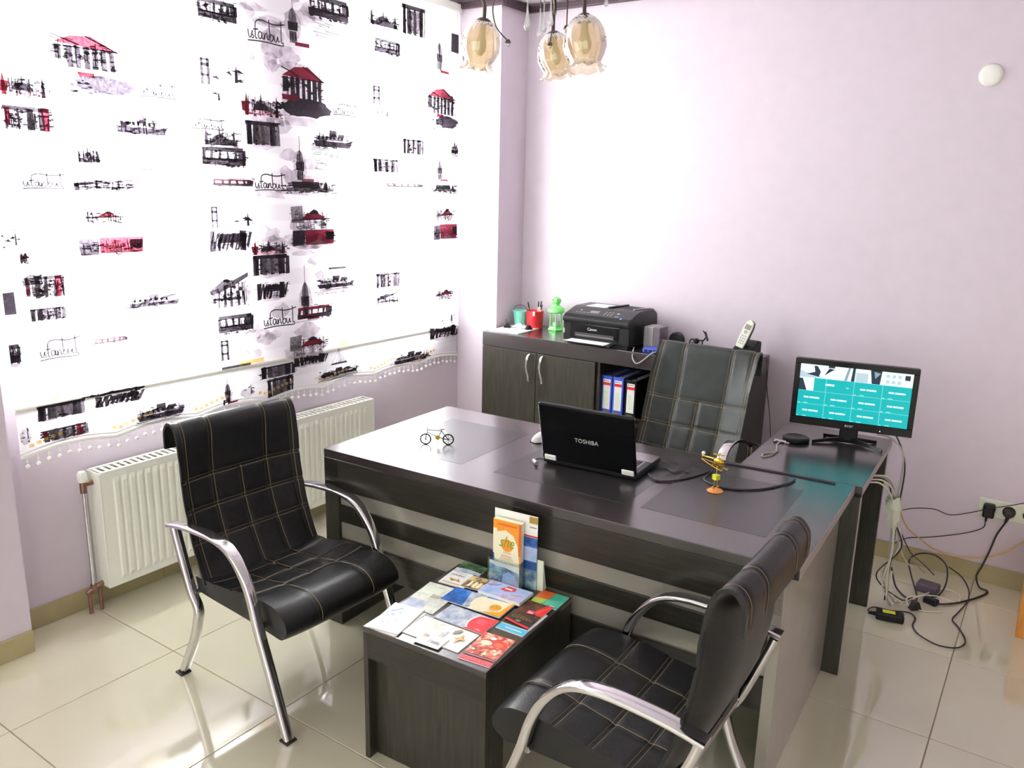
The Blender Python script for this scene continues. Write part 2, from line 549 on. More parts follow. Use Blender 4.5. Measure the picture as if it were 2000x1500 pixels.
for y in (-.006, Lr):
    MB().box(-.1, -.002, y, y+.006, 0, Hr+.006).build('side_panel', MATS['radiator'], rd, bevel=.002)
vx = -.055
mb = MB().tube([(vx, -.005, Hr-.04), (vx, -.045, Hr-.04)], .011, 10); mb.tube([(vx, -.045, Hr-.03), (vx, -.045, Hr-.075)], [.013, .013], 10)
mb.build('valve_body', MATS['copper'], rd, smooth=40)
MB().lathe([(0, 0), (.016, 0), (.019, .01), (.019, .034), (.013, .044), (0, .046)], 16, (vx, -.045, Hr-.028)).build('valve_knob', MATS['white_plastic'], rd, smooth=40)
MB().tube([(vx, -.045, Hr-.07), (vx, -.045, .015)], .0075, 10).build('chrome_pipe', MATS['chrome'], rd, smooth=60)
mb = MB().tube([(vx, -.045, .02), (vx, -.045, -.02)], .012, 10)
mb.tube([(vx, -.075, -.012), (vx, .0, .012)], .012, 10)
mb.build('manifold', MATS['copper'], rd, smooth=40)
for y in (-.065, -.02):
    MB().tube([(vx, y, -.005), (vx, y, -.1045)], .008, 8).build('floor_pipe', MATS['copper'], rd, smooth=60)

# ------------------------------------------------------------------ window blind
XB, Y1, Y2, ZT, ZH, ZV = -3.10, 1.32, 3.915, 2.745, .935, .765
bl = thing('window_blind', 'white translucent blind printed with black and red city sketches, beaded scalloped hem', 'blind', (XB, (Y1+Y2)/2, ZV))
OB = Vector((XB, (Y1+Y2)/2, ZV))
def L(x, y, z): return (x-OB.x, y-OB.y, z-OB.z)
def lbox(mb, x0, x1, y0, y1, z0, z1): return mb.box(x0-OB.x, x1-OB.x, y0-OB.y, y1-OB.y, z0-OB.z, z1-OB.z)
mb = MB(); lbox(mb, XB-.05, XB+.035, Y1, Y2, ZT, ZT+.045)
mb.build('headrail', MATS['white_plastic'], bl, bevel=.006)
mb = MB()
ny, nz = 26, 18
vs = []
for j in range(nz+1):
    for i in range(ny+1):
        y = Y1 + (Y2-Y1)*i/ny; z = ZH + (ZT-ZH)*j/nz
        vs.append(L(XB + .002*math.sin(i*.9+j*.3), y, z))
mb.add(vs, [(j*(ny+1)+i, j*(ny+1)+i+1, (j+1)*(ny+1)+i+1, (j+1)*(ny+1)+i) for j in range(nz) for i in range(ny)])
mb.build('cloth', MATS['blind_cloth'], bl, smooth=60)
mb = MB(); mb.tube([L(XB, Y1, ZH), L(XB, Y2, ZH)], .011, 10)
mb.build('bottom_bar', MATS['white_plastic'], bl, smooth=40)
def scallop(y):
    t = (y-Y1)/.37
    return ZV + .020*abs(math.sin(PI*t)) - .012
nyv = 140
vs = []
for i in range(nyv+1):
    y = Y1 + (Y2-Y1)*i/nyv
    vs += [L(XB+.004, y, ZH), L(XB+.006, y, (ZH+ZV)/2), L(XB+.006, y, scallop(y))]
mb = MB().add(vs, [(i*3+j, i*3+3+j, i*3+4+j, i*3+1+j) for i in range(nyv) for j in range(2)])
mb.build('valance', MATS['blind_cloth'], bl, smooth=60)
mb = MB()
for off, rr in ((0, .006), (.016, .0035)):
    mb.tube([L(XB+.009, Y1+(Y2-Y1)*i/nyv, scallop(Y1+(Y2-Y1)*i/nyv)+off) for i in range(nyv+1)], rr, 6)
mb.build('lace_trim', MATS['lace'], bl, smooth=60)
mbp = MB().sphere((0, 0, -.036), .0085, 10)
mbp.tube([(0, 0, 0), (0, 0, -.03)], .0016, 5)
mbp.sphere((0, 0, -.015), .004, 8)
first = None
npp = 66
for k in range(npp):
    y = Y1+.02 + (Y2-Y1-.04)*k/(npp-1)
    if first is None:
        o = first = mbp.build('pompom', MATS['lace'], bl, smooth=60)
    else:
        o = first.copy(); COL.objects.link(o); o.parent = bl
    o.location = L(XB+.009, y, scallop(y)-.002-.004*(k % 2))

# the printed sketches: kind, centre y, centre z, width, height (metres on the cloth)
MOTIFS = """
tram 2.29 2.47 0.18 0.08
tram 2.92 2.59 0.24 0.10
mosque 3.30 2.61 0.20 0.07
tram 3.32 2.48 0.18 0.07
columns 3.53 2.64 0.17 0.13
hatch 3.79 2.73 0.23 0.07
text 2.54 2.43 0.18 0.09
tower 2.69 2.49 0.09 0.15
waves 2.91 2.49 0.20 0.06
kiosk 1.71 2.22 0.22 0.10
blob 1.75 2.11 0.21 0.07
rmosque 1.48 2.08 0.15 0.07
text 1.99 2.12 0.14 0.05
bridge 2.21 2.22 0.04 0.09
boats 2.32 2.21 0.16 0.09
boats 2.24 2.12 0.11 0.05
kiosk 2.74 2.23 0.23 0.13
blob 2.73 2.12 0.29 0.09
flower 3.04 2.35 0.18 0.04
text 3.01 2.14 0.15 0.05
bridge 3.23 2.23 0.05 0.08
boats 3.27 2.14 0.14 0.04
kiosk 3.76 2.25 0.22 0.12
blob 3.79 2.14 0.21 0.07
tower 3.74 2.50 0.08 0.15
block 3.88 2.58 0.07 0.09
castle 1.48 1.97 0.15 0.07
ferry 1.91 1.98 0.20 0.07
rmosque 2.50 2.11 0.19 0.09
columns 2.49 1.99 0.16 0.09
mosque 2.27 1.96 0.16 0.07
tram 2.28 1.88 0.21 0.08
redtram 2.32 1.77 0.20 0.03
ferry 2.92 1.99 0.23 0.08
waves 2.93 1.88 0.28 0.07
tower 2.70 1.87 0.08 0.14
base 2.76 1.76 0.29 0.06
text 2.52 1.78 0.15 0.07
text 1.51 1.76 0.13 0.05
text 2.21 2.01 0.14 0.04
house 1.73 1.75 0.23 0.04
ferry 3.88 2.00 0.07 0.06
columns 3.51 1.99 0.15 0.07
columns 3.29 1.88 0.17 0.06
tower 3.74 1.88 0.07 0.11
base 3.79 1.77 0.24 0.05
redtram 3.44 1.78 0.29 0.02
redhouse 2.75 1.61 0.21 0.10
redblock 2.77 1.52 0.24 0.07
redhouse 1.72 1.63 0.13 0.05
redblock 1.74 1.52 0.23 0.06
bridge 2.21 1.62 0.03 0.08
boats 2.35 1.60 0.12 0.08
hatch 2.28 1.52 0.19 0.08
redhouse 3.79 1.62 0.16 0.08
redblock 3.79 1.52 0.22 0.08
rmosque 2.50 1.48 0.18 0.06
columns 2.50 1.40 0.18 0.08
hatch 2.50 1.28 0.16 0.07
sail 2.92 1.40 0.12 0.08
ferry 2.91 1.29 0.23 0.06
text 2.54 1.15 0.17 0.08
tower 2.70 1.23 0.08 0.18
redtram 2.76 1.15 0.21 0.06
tram 2.29 1.15 0.18 0.08
house 2.26 1.30 0.19 0.13
castle 1.47 1.38 0.13 0.07
columns 1.47 1.28 0.11 0.04
ferry 1.90 1.29 0.21 0.05
text 1.50 1.15 0.13 0.07
tram 1.34 1.15 0.08 0.07
redtram 1.70 1.15 0.13 0.02
flower 1.99 1.05 0.18 0.06
bridge 2.22 1.03 0.04 0.08
block 2.28 0.95 0.14 0.01
redhouse 2.71 0.99 0.21 0.09
hatch 2.72 0.91 0.20 0.04
columns 3.29 1.27 0.17 0.07
house 3.29 1.17 0.17 0.06
redhouse 3.78 1.15 0.16 0.06
flower 2.99 1.05 0.10 0.06
mosque 1.70 0.94 0.21 0.01
hatch 3.78 0.92 0.27 0.06
boats 3.81 0.99 0.17 0.06
hatch 1.71 0.91 0.18 0.04
columns 1.48 0.91 0.16 0.05
ferry 1.89 0.82 0.20 0.06
tower 2.22 0.84 0.05 0.09
boats 2.33 0.82 0.07 0.05
columns 2.51 0.89 0.18 0.05
columns 2.52 0.81 0.14 0.08
ferry 2.91 0.82 0.24 0.04
castle 1.48 0.82 0.15 0.04
boats 1.34 0.84 0.04 0.06
ferry 3.48 0.81 0.27 0.06
sail 2.91 0.90 0.11 0.07
bridge 2.21 0.78 0.03 0.04
text 1.43 1.41 0.07 0.03
boats 1.37 1.55 0.07 0.07
redhouse 1.41 1.49 0.03 0.04
flower 1.99 2.32 0.18 0.03
block 1.34 1.33 0.04 0.07
mosque 1.68 1.86 0.08 0.06
waves 1.95 1.82 0.25 0.05
"""
P = Print()
def motif(kind, cy, cz, wd, hg):
    rnd = random.Random(int(cy*1000)*31+int(cz*1000))
    J = lambda a: (rnd.random()-.5)*a
    def X(x): return cy + x*wd
    def Z(z): return cz + z*hg
    def poly(pts, i, j=.03): P.poly([(X(a+J(j)), Z(b+J(j))) for a, b in pts], i)
    def rect(a, b, c, d, i, j=.03): poly([(a,b),(c,b),(c,d),(a,d)], i, j)
    def line(a, b, c, d, t, i='k'): P.line(X(a), Z(b), X(c), Z(d), t, i)
    def scrib(n, a, b, c, d, t=.002, i='k'):
        for _ in range(n):
            x = a+(c-a)*rnd.random(); z = b+(d-b)*rnd.random()
            line(x, z, x+J(.28), z+J(.10), t*(.5+rnd.random()), i)
    def specks(n, a, b, c, d, i='k'):
        for _ in range(n):
            x = a+(c-a)*rnd.random(); z = b+(d-b)*rnd.random(); s = .02+.05*rnd.random()
            poly([(x-s,z),(x,z+s*1.4),(x+s,z+J(.03)),(x,z-s)], i, .02)
    def dome(x, z, rr, i='k'):
        poly([(x+rr*math.cos(PI*k/8), z+1.5*rr*math.sin(PI*k/8)) for k in range(9)], i, .012)
    def spire(x, z0, z1, t, i='k'):
        poly([(x-t, z0), (x+t, z0), (x+t*.7, z0+(z1-z0)*.6), (x, z1), (x-t*.7, z0+(z1-z0)*.6)], i, .012)
    def blot(i, n=22, k=.42, cx=0, cz=-.05, hz=.8):
        P.poly([(X(cx+(k+.14*rnd.random()-.07)*math.cos(2*PI*q/n)), Z(cz+hz*(k+.2*rnd.random()-.1)*math.sin(2*PI*q/n))) for q in range(n)], i)
    if kind in ('tram', 'ferry', 'house', 'castle', 'mosque', 'rmosque', 'base', 'redblock', 'redhouse', 'kiosk'):
        blot('w', 18, .55, J(.2), -.25, .8); scrib(26, -.5, -.45, .5, .3, .0045); scrib(16, -.4, -.5, .5, .1, .005, 'g')
        specks(10, -.45, -.45, .45, .25); blot('g', 20, .10, J(.7), J(.4), .7)
        for _ in range(12):
            x = J(.9); line(x, -.4+J(.2), x+J(.05), .2+J(.3), .002+.003*rnd.random())
    if kind in ('columns', 'hatch'):
        blot('w', 18, .55, 0, -.2, .9)
        rect(-.48, -.5, -.34, .45, 'k', .05); rect(-.30, -.48, -.22, .4, 'k', .05); rect(.24, -.5, .40, .45, 'k', .05)
        rect(-.2, -.5, .22, .4, 'w', .03); scrib(22, -.2, -.45, .2, .4, .003, 'g'); scrib(14, -.5, -.5, .5, .5, .004)
    if kind in ('tower', 'boats'):
        blot('w', 16, .5, 0, -.1, .8)
    if kind in ('tram', 'redtram'):
        c = 'k' if kind == 'tram' else 'r'
        rect(-.48, -.42, .46, -.12, 'k'); rect(-.46, .20, .42, .40, 'k' if c == 'k' else 'r')
        for k in range(6):
            x = -.46 + k*.17; rect(x, -.14, x+.06, .24, 'k', .05)
        rect(-.44, -.20, .44, -.10, c); rect(.30, -.15, .48, .30, 'k')
        specks(5, -.4, -.5, .4, -.4); scrib(8, -.5, .3, .5, .55, .0025); rect(-.5, -.62, .55, -.48, 'w', .1)
    elif kind in ('mosque', 'rmosque'):
        rect(-.45, -.45, .45, -.20, 'k' if kind == 'mosque' else 'p', .06)
        dome(-.05, -.22, .22); dome(.22, -.25, .12, 'g'); spire(-.42, -.45, .5, .05, 'r' if kind == 'rmosque' else 'k'); spire(.36, -.45, .45, .045)
        spire(-.05, .05, .5, .03); scrib(10, -.5, -.5, .5, .1); specks(6, -.45, -.45, .4, -.1)
        if kind == 'rmosque': rect(-.52, -.3, -.34, .1, 'r', .06)
        rect(-.5, -.75, .5, -.48, 'w', .1)
    elif kind in ('columns', 'castle'):
        for k in range(5):
            x = -.46+k*.22; rect(x, -.5, x+.05+.09*rnd.random(), .4+J(.2), rnd.choice('kkkg'), .05)
        rect(-.5, .32, .5, .48, 'k', .06); rect(-.3, -.45, .2, .3, 'g', .06); specks(10, -.45, -.4, .45, .3)
        scrib(10, -.5, -.5, .5, .5)
        if kind == 'castle': rect(.28, -.5, .42, .5, 'r', .04); rect(-.45, -.3, -.36, .4, 'r', .04)
    elif kind == 'kiosk':
        poly([(-.48, .18), (-.2, .46), (.1, .52), (.42, .2), (.48, .12)], 'r', .04); line(-.5, .42, -.1, .2, .006); line(.0, .5, .5, .12, .006)
        for k in range(6):
            x = -.3+k*.13; rect(x, -.5, x+.085, .16, 'k', .025)
        rect(-.48, -.3, -.36, .15, 'k', .05); line(-.5, .1, .5, .14, .005); scrib(10, -.5, -.5, .5, .4); rect(-.5, -.8, .4, -.48, 'w', .1)
        specks(5, -.5, -.3, -.3, .2)
    elif kind == 'blob':
        pts = []
        for k in range(26):
            a = 2*PI*k/26; q = .42+.12*rnd.random(); pts.append((.08+q*math.cos(a), .02+.85*q*math.sin(a)))
        P.poly([(X(a), Z(b)) for a, b in pts], 'k'); specks(12, -.5, -.5, -.1, .2); rect(-.35, .3, -.05, .5, 'r', .05); scrib(12, -.5, -.5, .5, -.2)
        rect(-.3, -.75, .5, -.45, 'w', .1)
    elif kind == 'text':
        SC = ([(0,.38),(.02,.05),(.06,.02),(.09,.15)], [(.09,.15),(.12,.35),(.10,.2),(.15,.08),(.12,0),(.09,.03)], [(.20,.75),(.19,.3),(.20,.02),(.24,.05)], [(.14,.42),(.27,.46)],
              [(.36,.32),(.30,.36),(.27,.18),(.30,.02),(.35,.1),(.37,.34),(.38,.04),(.42,.1)], [(.42,.34),(.43,.02),(.46,.28),(.50,.34),(.52,.04),(.55,.1)],
              [(.57,1.0),(.58,.3),(.58,.02),(.64,.02),(.68,.2),(.63,.34),(.58,.2)], [(.70,.34),(.71,.06),(.76,.02),(.80,.3),(.81,.05),(.85,.08)], [(.90,1.05),(.90,.3),(.91,.02),(.96,.06)],
              [(.20,.75),(.26,.88),(.40,.92),(.60,.84),(.80,.84),(1.02,.94)], [(-.02,-.14),(.4,-.08),(.92,-.12),(.95,0)])
        for st in SC:
            q = spline([(a, b, 0) for a, b in st], 4)
            for a, b in zip(q[:-1], q[1:]):
                P.line(cy-wd/2+a.x*wd, cz-hg*.4+a.y*hg*.85, cy-wd/2+b.x*wd, cz-hg*.4+b.y*hg*.85, .0055, 'k')
        if rnd.random() > .4: rect(-.5, -.9, .4, -.5, 'w', .2)
    elif kind == 'printed_text':
        ps, h = glyph('istanbul', .35)
        k = wd
        for ox in (-.0016, 0, .0016):
            for q in ps: P.poly([(cy-k/2+a*k+ox, cz-hg*.3+b*min(k, hg*.75/h)) for a, b in q], 'k')
        line(-.48, -.42, .5, -.38, .004); line(-.2, .30, .1, .44, .004); line(.1, .44, .5, .36, .004); line(.22, -.3, .2, .55, .004)
        if rnd.random() > .4: rect(-.5, -.9, .4, -.5, 'w', .2)
    elif kind == 'tower':
        spire(0, -.1, .5, .06); rect(-.28, -.22, .28, .02, 'k', .05); dome(0, 0, .24, 'g'); rect(-.20, -.5, .22, -.2, 'g', .04)
        for k in range(3): rect(-.2+k*.15, -.45, -.12+k*.15, -.25, 'k', .03)
        line(0, .3, 0, .75, .003); rect(.1, -.56, .95, -.47, 'r', .03); scrib(8, -.5, -.5, .5, .1)
    elif kind == 'waves':
        for k in range(12):
            z = -.5+k/12; x = -.5+rnd.random()*.4; line(x, z, x+.25+.4*rnd.random(), z-.05+J(.05), .002+.002*rnd.random(), rnd.choice('kgg'))
        rect(-.4, -.5, .5, 0, 'w', .2)
    elif kind == 'ferry':
        poly([(-.5, -.1), (.35, -.12), (.5, .0), (.42, -.42), (-.46, -.40)], 'k', .03); rect(-.42, -.08, .25, .12, 'g', .03)
        for k in range(7): rect(-.40+k*.1, -.02, -.35+k*.1, .14, 'k', .02)
        rect(-.1, .12, .08, .45, 'k', .03); rect(.12, .1, .3, .28, 'k', .03); line(-.35, .1, -.35, .55, .002); line(.35, 0, .4, .5, .002)
        for k in range(5): line(-.5+J(.2), -.5-.08*k, .45+J(.3), -.5-.08*k+J(.05), .0025, rnd.choice('kg'))
    elif kind == 'bridge':
        rect(-.5, -.5, -.2, .5, 'k', .05); rect(.2, -.5, .5, .5, 'k', .05); rect(-.4, .2, .4, .32, 'k', .04); rect(-.4, -.2, .4, -.1, 'k', .04); rect(-.4, .42, .4, .5, 'k', .04)
        line(.5, .5, 3.2, -.4, .0015, 'g'); line(-.5, .5, -2.2, -.3, .0015, 'g')
    elif kind == 'boats':
        for k in range(7):
            x, z = J(.8), J(.8); t = .08+.1*rnd.random()
            poly([(x-t, z), (x+t*1.3, z+J(.25)), (x+t*.4, z+.09), (x, z+.05)], 'k', .03)
        scrib(8, -.5, -.5, .5, .5); spire(.25, -.2, .5, .05, 'k')
    elif kind == 'flower':
        for k in range(9):
            x, z = J(.9), J(.7); poly([(x-.06, z), (x, z+.2), (x+.06, z+.02), (x, z-.15)], 'p', .05)
        scrib(10, -.5, -.5, .5, .5, .002, 'p')
    elif kind == 'hatch':
        for k in range(10):
            x = -.5+k*.1; poly([(x, -.4+J(.4)), (x+.10, .3+J(.3)), (x+.16, .36), (x+.05, -.45)], 'k', .05)
        rect(-.2, -.1, .4, .3, 'k', .08); scrib(10, -.5, -.5, .5, .5, .003)
    elif kind == 'block':
        rect(-.5, -.5, .5, .5, 'k', .06); scrib(4, -.5, -.5, .5, .5)
    elif kind == 'base':
        rect(-.35, -.1, .2, .35, 'k', .05); rect(-.45, -.3, .45, -.05, 'g', .06); specks(10, -.5, -.35, .45, .1); scrib(14, -.5, -.5, .5, -.1, .003); spire(.3, -.2, .4, .05)
        rect(-.2, .35, .15, .75, 'w', .1)
    elif kind == 'house':
        poly([(-.5, 0), (-.1, .35), (.1, .30), (.5, .48), (.5, .36), (.1, .12), (-.4, -.1)], 'k', .04)
        for k in range(6): rect(-.45+k*.16, -.5, -.39+k*.16, .05+J(.2), rnd.choice('kg'), .04)
        rect(-.4, -.3, .3, -.2, 'k', .05); scrib(14, -.5, -.5, .5, .5); specks(8, -.4, -.4, .4, .3)
    elif kind == 'redhouse':
        poly([(-.25, -.05), (.1, .35), (.48, -.05)], 'r', .04); rect(-.5, -.2, -.2, .5, 'g', .06); line(-.5, -.08, .55, -.02, .005)
        dome(.12, .18, .12, 'k'); rect(-.45, -.5, .4, -.1, 'w', .06); scrib(10, -.5, -.3, .5, .4)
    elif kind == 'redblock':
        rect(-.2, -.45, .5, .45, 'r', .04); rect(-.5, -.5, -.2, .4, 'k', .06); poly([(-.1, -.4), (.1, -.15), (.3, -.4)], 'w', .03); rect(.3, -.2, .5, .3, 'k', .05); scrib(8, -.5, -.5, .5, .5)
        rect(-.4, -.75, .4, -.48, 'w', .1)
    elif kind == 'sail':
        poly([(-.05, -.4), (-.05, .5), (.35, -.35)], 'w', .02)
        for a in (-.4, -.15, .1, .35): line(0, .5, a, -.4, .0015, 'g')
        poly([(-.5, -.5), (.5, -.5), (.4, -.4), (-.4, -.4)], 'k', .03)
for ln in MOTIFS.strip().splitlines():
    q = ln.split()
    y, z, wd, hg = map(float, q[1:])
    if y-wd/2 < Y1 or y+wd/2 > Y2:
        wd = 2*max(.02, min(y-Y1, Y2-y)-.004)
    if z > ZT-.03: continue
    motif(q[0], y, z, wd*(1.12 if Y1+.12 < y < Y2-.15 else 1), hg*1.15)
wr = random.Random(21)
base = list(P.p); P.p = []
for k in range(70):
    y = 2.3+.75*wr.random() if k < 45 else Y1+.1+(Y2-Y1-.2)*wr.random()
    z = ZH+.05+(ZT-ZH-.15)*wr.random(); a = .03+.07*wr.random(); b = .012+.03*wr.random()
    n = 14
    P.poly([(y+a*(.8+.35*wr.random())*math.cos(2*PI*q/n), z+b*(.7+.6*wr.random())*math.sin(2*PI*q/n)) for q in range(n)], 'w')
P.p += base
# tan openwork windows along the scallops
for k in range(95):
    y = Y1+.03+(Y2-Y1-.06)*k/95
    if math.sin(PI*2*(y-Y1)/.37+.6) > -.1:
        z = scallop(y)+.030+.012*abs(math.sin(PI*(y-Y1)/.37))
        P.rect(y, z, y+.017, z+.013, 't')
for y, wd in ((1.50, .10), (2.36, .14), (2.95, .07)):
    P.rect(y-wd/2, ZH+.016, y+wd/2, ZH+.034, 't')
P.p = [([(min(max(a, Y1+.002), Y2-.002), min(max(b, scallop(min(max(a, Y1), Y2))+.008), ZT-.004)) for a, b in pts], i) for pts, i in P.p]
P.build('print', bl, {'k': MATS['ink_black'], 'r': MATS['ink_red'], 'g': MATS['ink_grey'], 'w': MATS['ink_wash'], 'p': MATS['ink_pink'], 't': MATS['ink_tan']},
        lambda y, z, h: L(XB+.0075+h, y, z), lift=1.5e-6)

# ================================================================== desk
dk = thing('office_desk', 'dark wenge L-shaped office desk with grey metallic strips across its front', 'desk', (-2.329, 2.103, 0), math.radians(2))
W_, D_, ZT_ = 1.84, .818, .75
MB().box(0, W_, 0, D_, .715, ZT_).build('desktop', MATS['wood_top'], dk, bevel=.002)
MB().box(1.42, 1.866, D_+.001, 1.537, .715, ZT_-.0004).build('return_top', MATS['wood_top'], dk, bevel=.002)
for x0, x1, y0, y1 in ((.15, .555, .165, .655), (.70, 1.235, .165, .655), (1.285, 1.70, .165, .655)):
    MB().box(x0, x1, y0, y1, ZT_-.001, ZT_+.0007).build('inlay_panel', MATS['inlay'], dk, bevel=.0006, seg=1)
MB().box(0, W_-.035, .0, .02, .593, .715).build('front_apron', MATS['wood_x'], dk, bevel=.0015)
MB().box(.075, W_-.06, .002, .02, .458, .528).build('front_plank', MATS['wood_x'], dk, bevel=.0015)
MB().box(.075, W_-.06, .002, .02, .270, .383).build('front_plank', MATS['wood_x'], dk, bevel=.0015)
MB().box(.075, W_-.06, .012, .022, .528, .593).build('metal_strip', MATS['grey_strip'], dk)
MB().box(.075, W_-.06, .012, .022, .383, .458).build('metal_strip', MATS['grey_strip'], dk)
MB().box(0, .075, 0, .79, 0, .715).build('side_panel', MATS['wood_z'], dk, bevel=.0015)
MB().box(1.772, 1.807, 0, .785, 0, .715).build('side_panel', MATS['grey_strip'], dk, bevel=.0015)
MB().box(W_, W_+.0015, .002, D_-.002, .716, ZT_-.001).build('edge_band', MATS['edge_band'], dk)
MB().box(1.866, 1.8675, D_+.003, 1.535, .716, ZT_-.0015).build('edge_band', MATS['edge_band'], dk)
MB().box(1.867, 1.8685, .792, .823, .002, .713).build('edge_band', MATS['edge_band'], dk)
MB().box(1.43, 1.867, .790, .825, 0, .715).build('return_leg_panel', MATS['wood_z'], dk, bevel=.0015)
MB().box(1.43, 1.866, 1.42, 1.45, 0, .715).build('return_leg_panel', MATS['wood_z'], dk, bevel=.0015)

# drawer unit under the desktop
pd = thing('drawer_unit', 'dark wooden drawer unit standing under the L-shaped desk', 'drawer unit', (-1.95, 2.34, 0), math.radians(2))
MB().box(0, .42, .02, .5, .03, .60).build('carcass', MATS['wood_z'], pd, bevel=.002)
for k in range(3):
    d = MB().box(.004, .416, .5, .518, .04+k*.187, .04+k*.187+.18).build('drawer', MATS['wood_x'], pd, bevel=.002)
    MB().box(.15, .27, .518, .53, .12+k*.187, .13+k*.187).build('handle', MATS['steel'], d, bevel=.002)
MB().box(.02, .40, .04, .48, 0, .03).build('plinth', MATS['wood_x'], pd)

# ================================================================== credenza
cr = thing('credenza', 'dark wenge low cabinet with two doors and an open shelf against the lilac wall', 'cabinet', (-2.785, 3.78, 0))
CW, CD, CH = 1.565, .408, .958
MB().box(0, CW, -.008, CD, CH-.083, CH).build('top', MATS['wood_top'], cr, bevel=.002)
MB().box(0, .02, .004, CD, .0, CH-.083).build('side_panel', MATS['wood_z'], cr, bevel=.001)
MB().box(CW-.022, CW, .004, CD, .0, CH-.083).build('side_panel', MATS['wood_z'], cr, bevel=.001)
MB().box(.762, .782, .004, CD-.01, .06, CH-.083).build('divider', MATS['wood_z'], cr, bevel=.001)
MB().box(1.14, 1.16, .004, CD-.01, .06, CH-.083).build('divider', MATS['wood_z'], cr, bevel=.001)
MB().box(.02, CW-.022, CD-.012, CD-.002, .06, CH-.083).build('back_panel', MATS['wood_x'], cr)
MB().box(.02, CW-.022, .01, CD-.012, .06, .08).build('bottom_board', MATS['wood_x'], cr)
for z in (.565,):
    MB().box(.784, 1.138, .006, CD-.014, z-.018, z).build('shelf', MATS['wood_x'], cr, bevel=.001)
    MB().box(1.162, CW-.024, .006, CD-.014, z-.018, z).build('shelf', MATS['wood_x'], cr, bevel=.001)
MB().box(.02, CW-.022, .03, CD-.02, 0, .06).build('plinth', MATS['wood_x'], cr)
for x0, x1, hx in ((.004, .379, .335), (.383, .760, .424)):
    d = MB().box(x0, x1, -.012, .004, .065, CH-.086).build('door', MATS['wood_z'], cr, bevel=.0012)
    pts = spline([(hx, -.012, .862), (hx, -.030, .85), (hx-.005, -.036, .81), (hx-.003, -.034, .775), (hx+.008, -.032, .735), (hx+.008, -.028, .712), (hx+.008, -.012, .700)], 4)
    MB().tube(pts, .006, 8, flat=[(.013, .007)]*len(pts), up=(1, 0, 0)).build('handle', MATS['chrome'], d, smooth=50)

# ring binders on the credenza shelf
def binder(x, c, lab, dz=0, tilt=0):
    b = thing('ring_binder', lab, 'binder', (x, 3.815, .565), tilt, 'ring binders in the open cabinet shelf')
    w2, dp, hh = .062, .29, .235+dz
    mb = MB()
    mb.box(0, .003, 0, dp, 0, hh); mb.box(w2-.003, w2, 0, dp, 0, hh); mb.box(0, w2, -.002, .002, 0, hh)
    mb.build('cover', MATS[c], b, bevel=.001)
    MB().box(.006, w2-.006, .03, dp-.01, .008, hh-.012).build('pages', MATS['paper_edge'], b)
    p = Print()
    p.rect(.009, .05, w2-.009, hh-.018, 'w'); p.rect(.009, hh-.052, w2-.009, hh-.036, 'r'); p.rect(.013, hh-.030, .019, hh-.024, 'k')
    p.rect(.022, hh-.029, .046, hh-.025, 'g')
    p.rect(.018, .07, w2-.018, .12, 'l'); p.rect(.016, .105, w2-.02, .15, 'l')
    p.build('spine_label', b, {'w': MATS['paper'], 'r': MATS['red'], 'k': MATS['black_plastic'], 'g': MATS['grey_plastic'], 'l': MATS['label_green']}, lambda a, z, h: (a, -.0022-h, z))
    MB().box(.013, w2-.016, -.0035, -.002, .020, .042).build('label_slot', MATS['steel'], b)
    MB().tube([(w2/2, .05, hh-.006), (w2/2, .05, hh+.003)], .007, 10).build('ring_lever', MATS['steel'], b, smooth=40)
mat('label_green', 'E6EFDD', .6, vary=.05, scale=30)
binder(-2.002, 'blue', 'bright blue ring binder with white spine label, against the cabinet divider')
binder(-1.934, 'blue', 'bright blue ring binder standing between a blue and a black binder')
binder(-1.858, 'black_plastic', 'black ring binder with white spine label on the cabinet shelf', -.005)

# ================================================================== coffee table
ct = thing('coffee_table', 'small dark wenge side table covered with travel brochures', 'table', (-1.609, 1.586, 0), math.radians(3))
TW, TD, TH = .45, .512, .46
MB().box(0, TW, 0, TD, TH-.02, TH).build('tabletop', MATS['wood_top'], ct, bevel=.002)
mb = MB().box(0, .018, .0, .10, 0, TH-.02); mb.build('leg_stile', MATS['wood_z'], ct, bevel=.0015)
MB().box(.018, TW, .0, .035, TH-.105, TH-.02).build('front_rail', MATS['wood_x'], ct, bevel=.0015)
MB().box(.018, TW, .035, .10, 0, TH-.02).build('end_panel', MATS['wood_z'], ct, bevel=.0015)
MB().box(TW-.02, TW-.001, .002, .036, 0, TH-.105).build('leg_stile', MATS['wood_z'], ct, bevel=.0015)
MB().box(0, TW, TD-.10, TD, 0, TH-.02).build('end_panel', MATS['wood_z'], ct, bevel=.0015)
for x in (0, TW-.018):
    MB().box(x, x+.018, .10, TD-.10, .30, TH-.02).build('side_rail', MATS['wood_x'], ct, bevel=.0015)

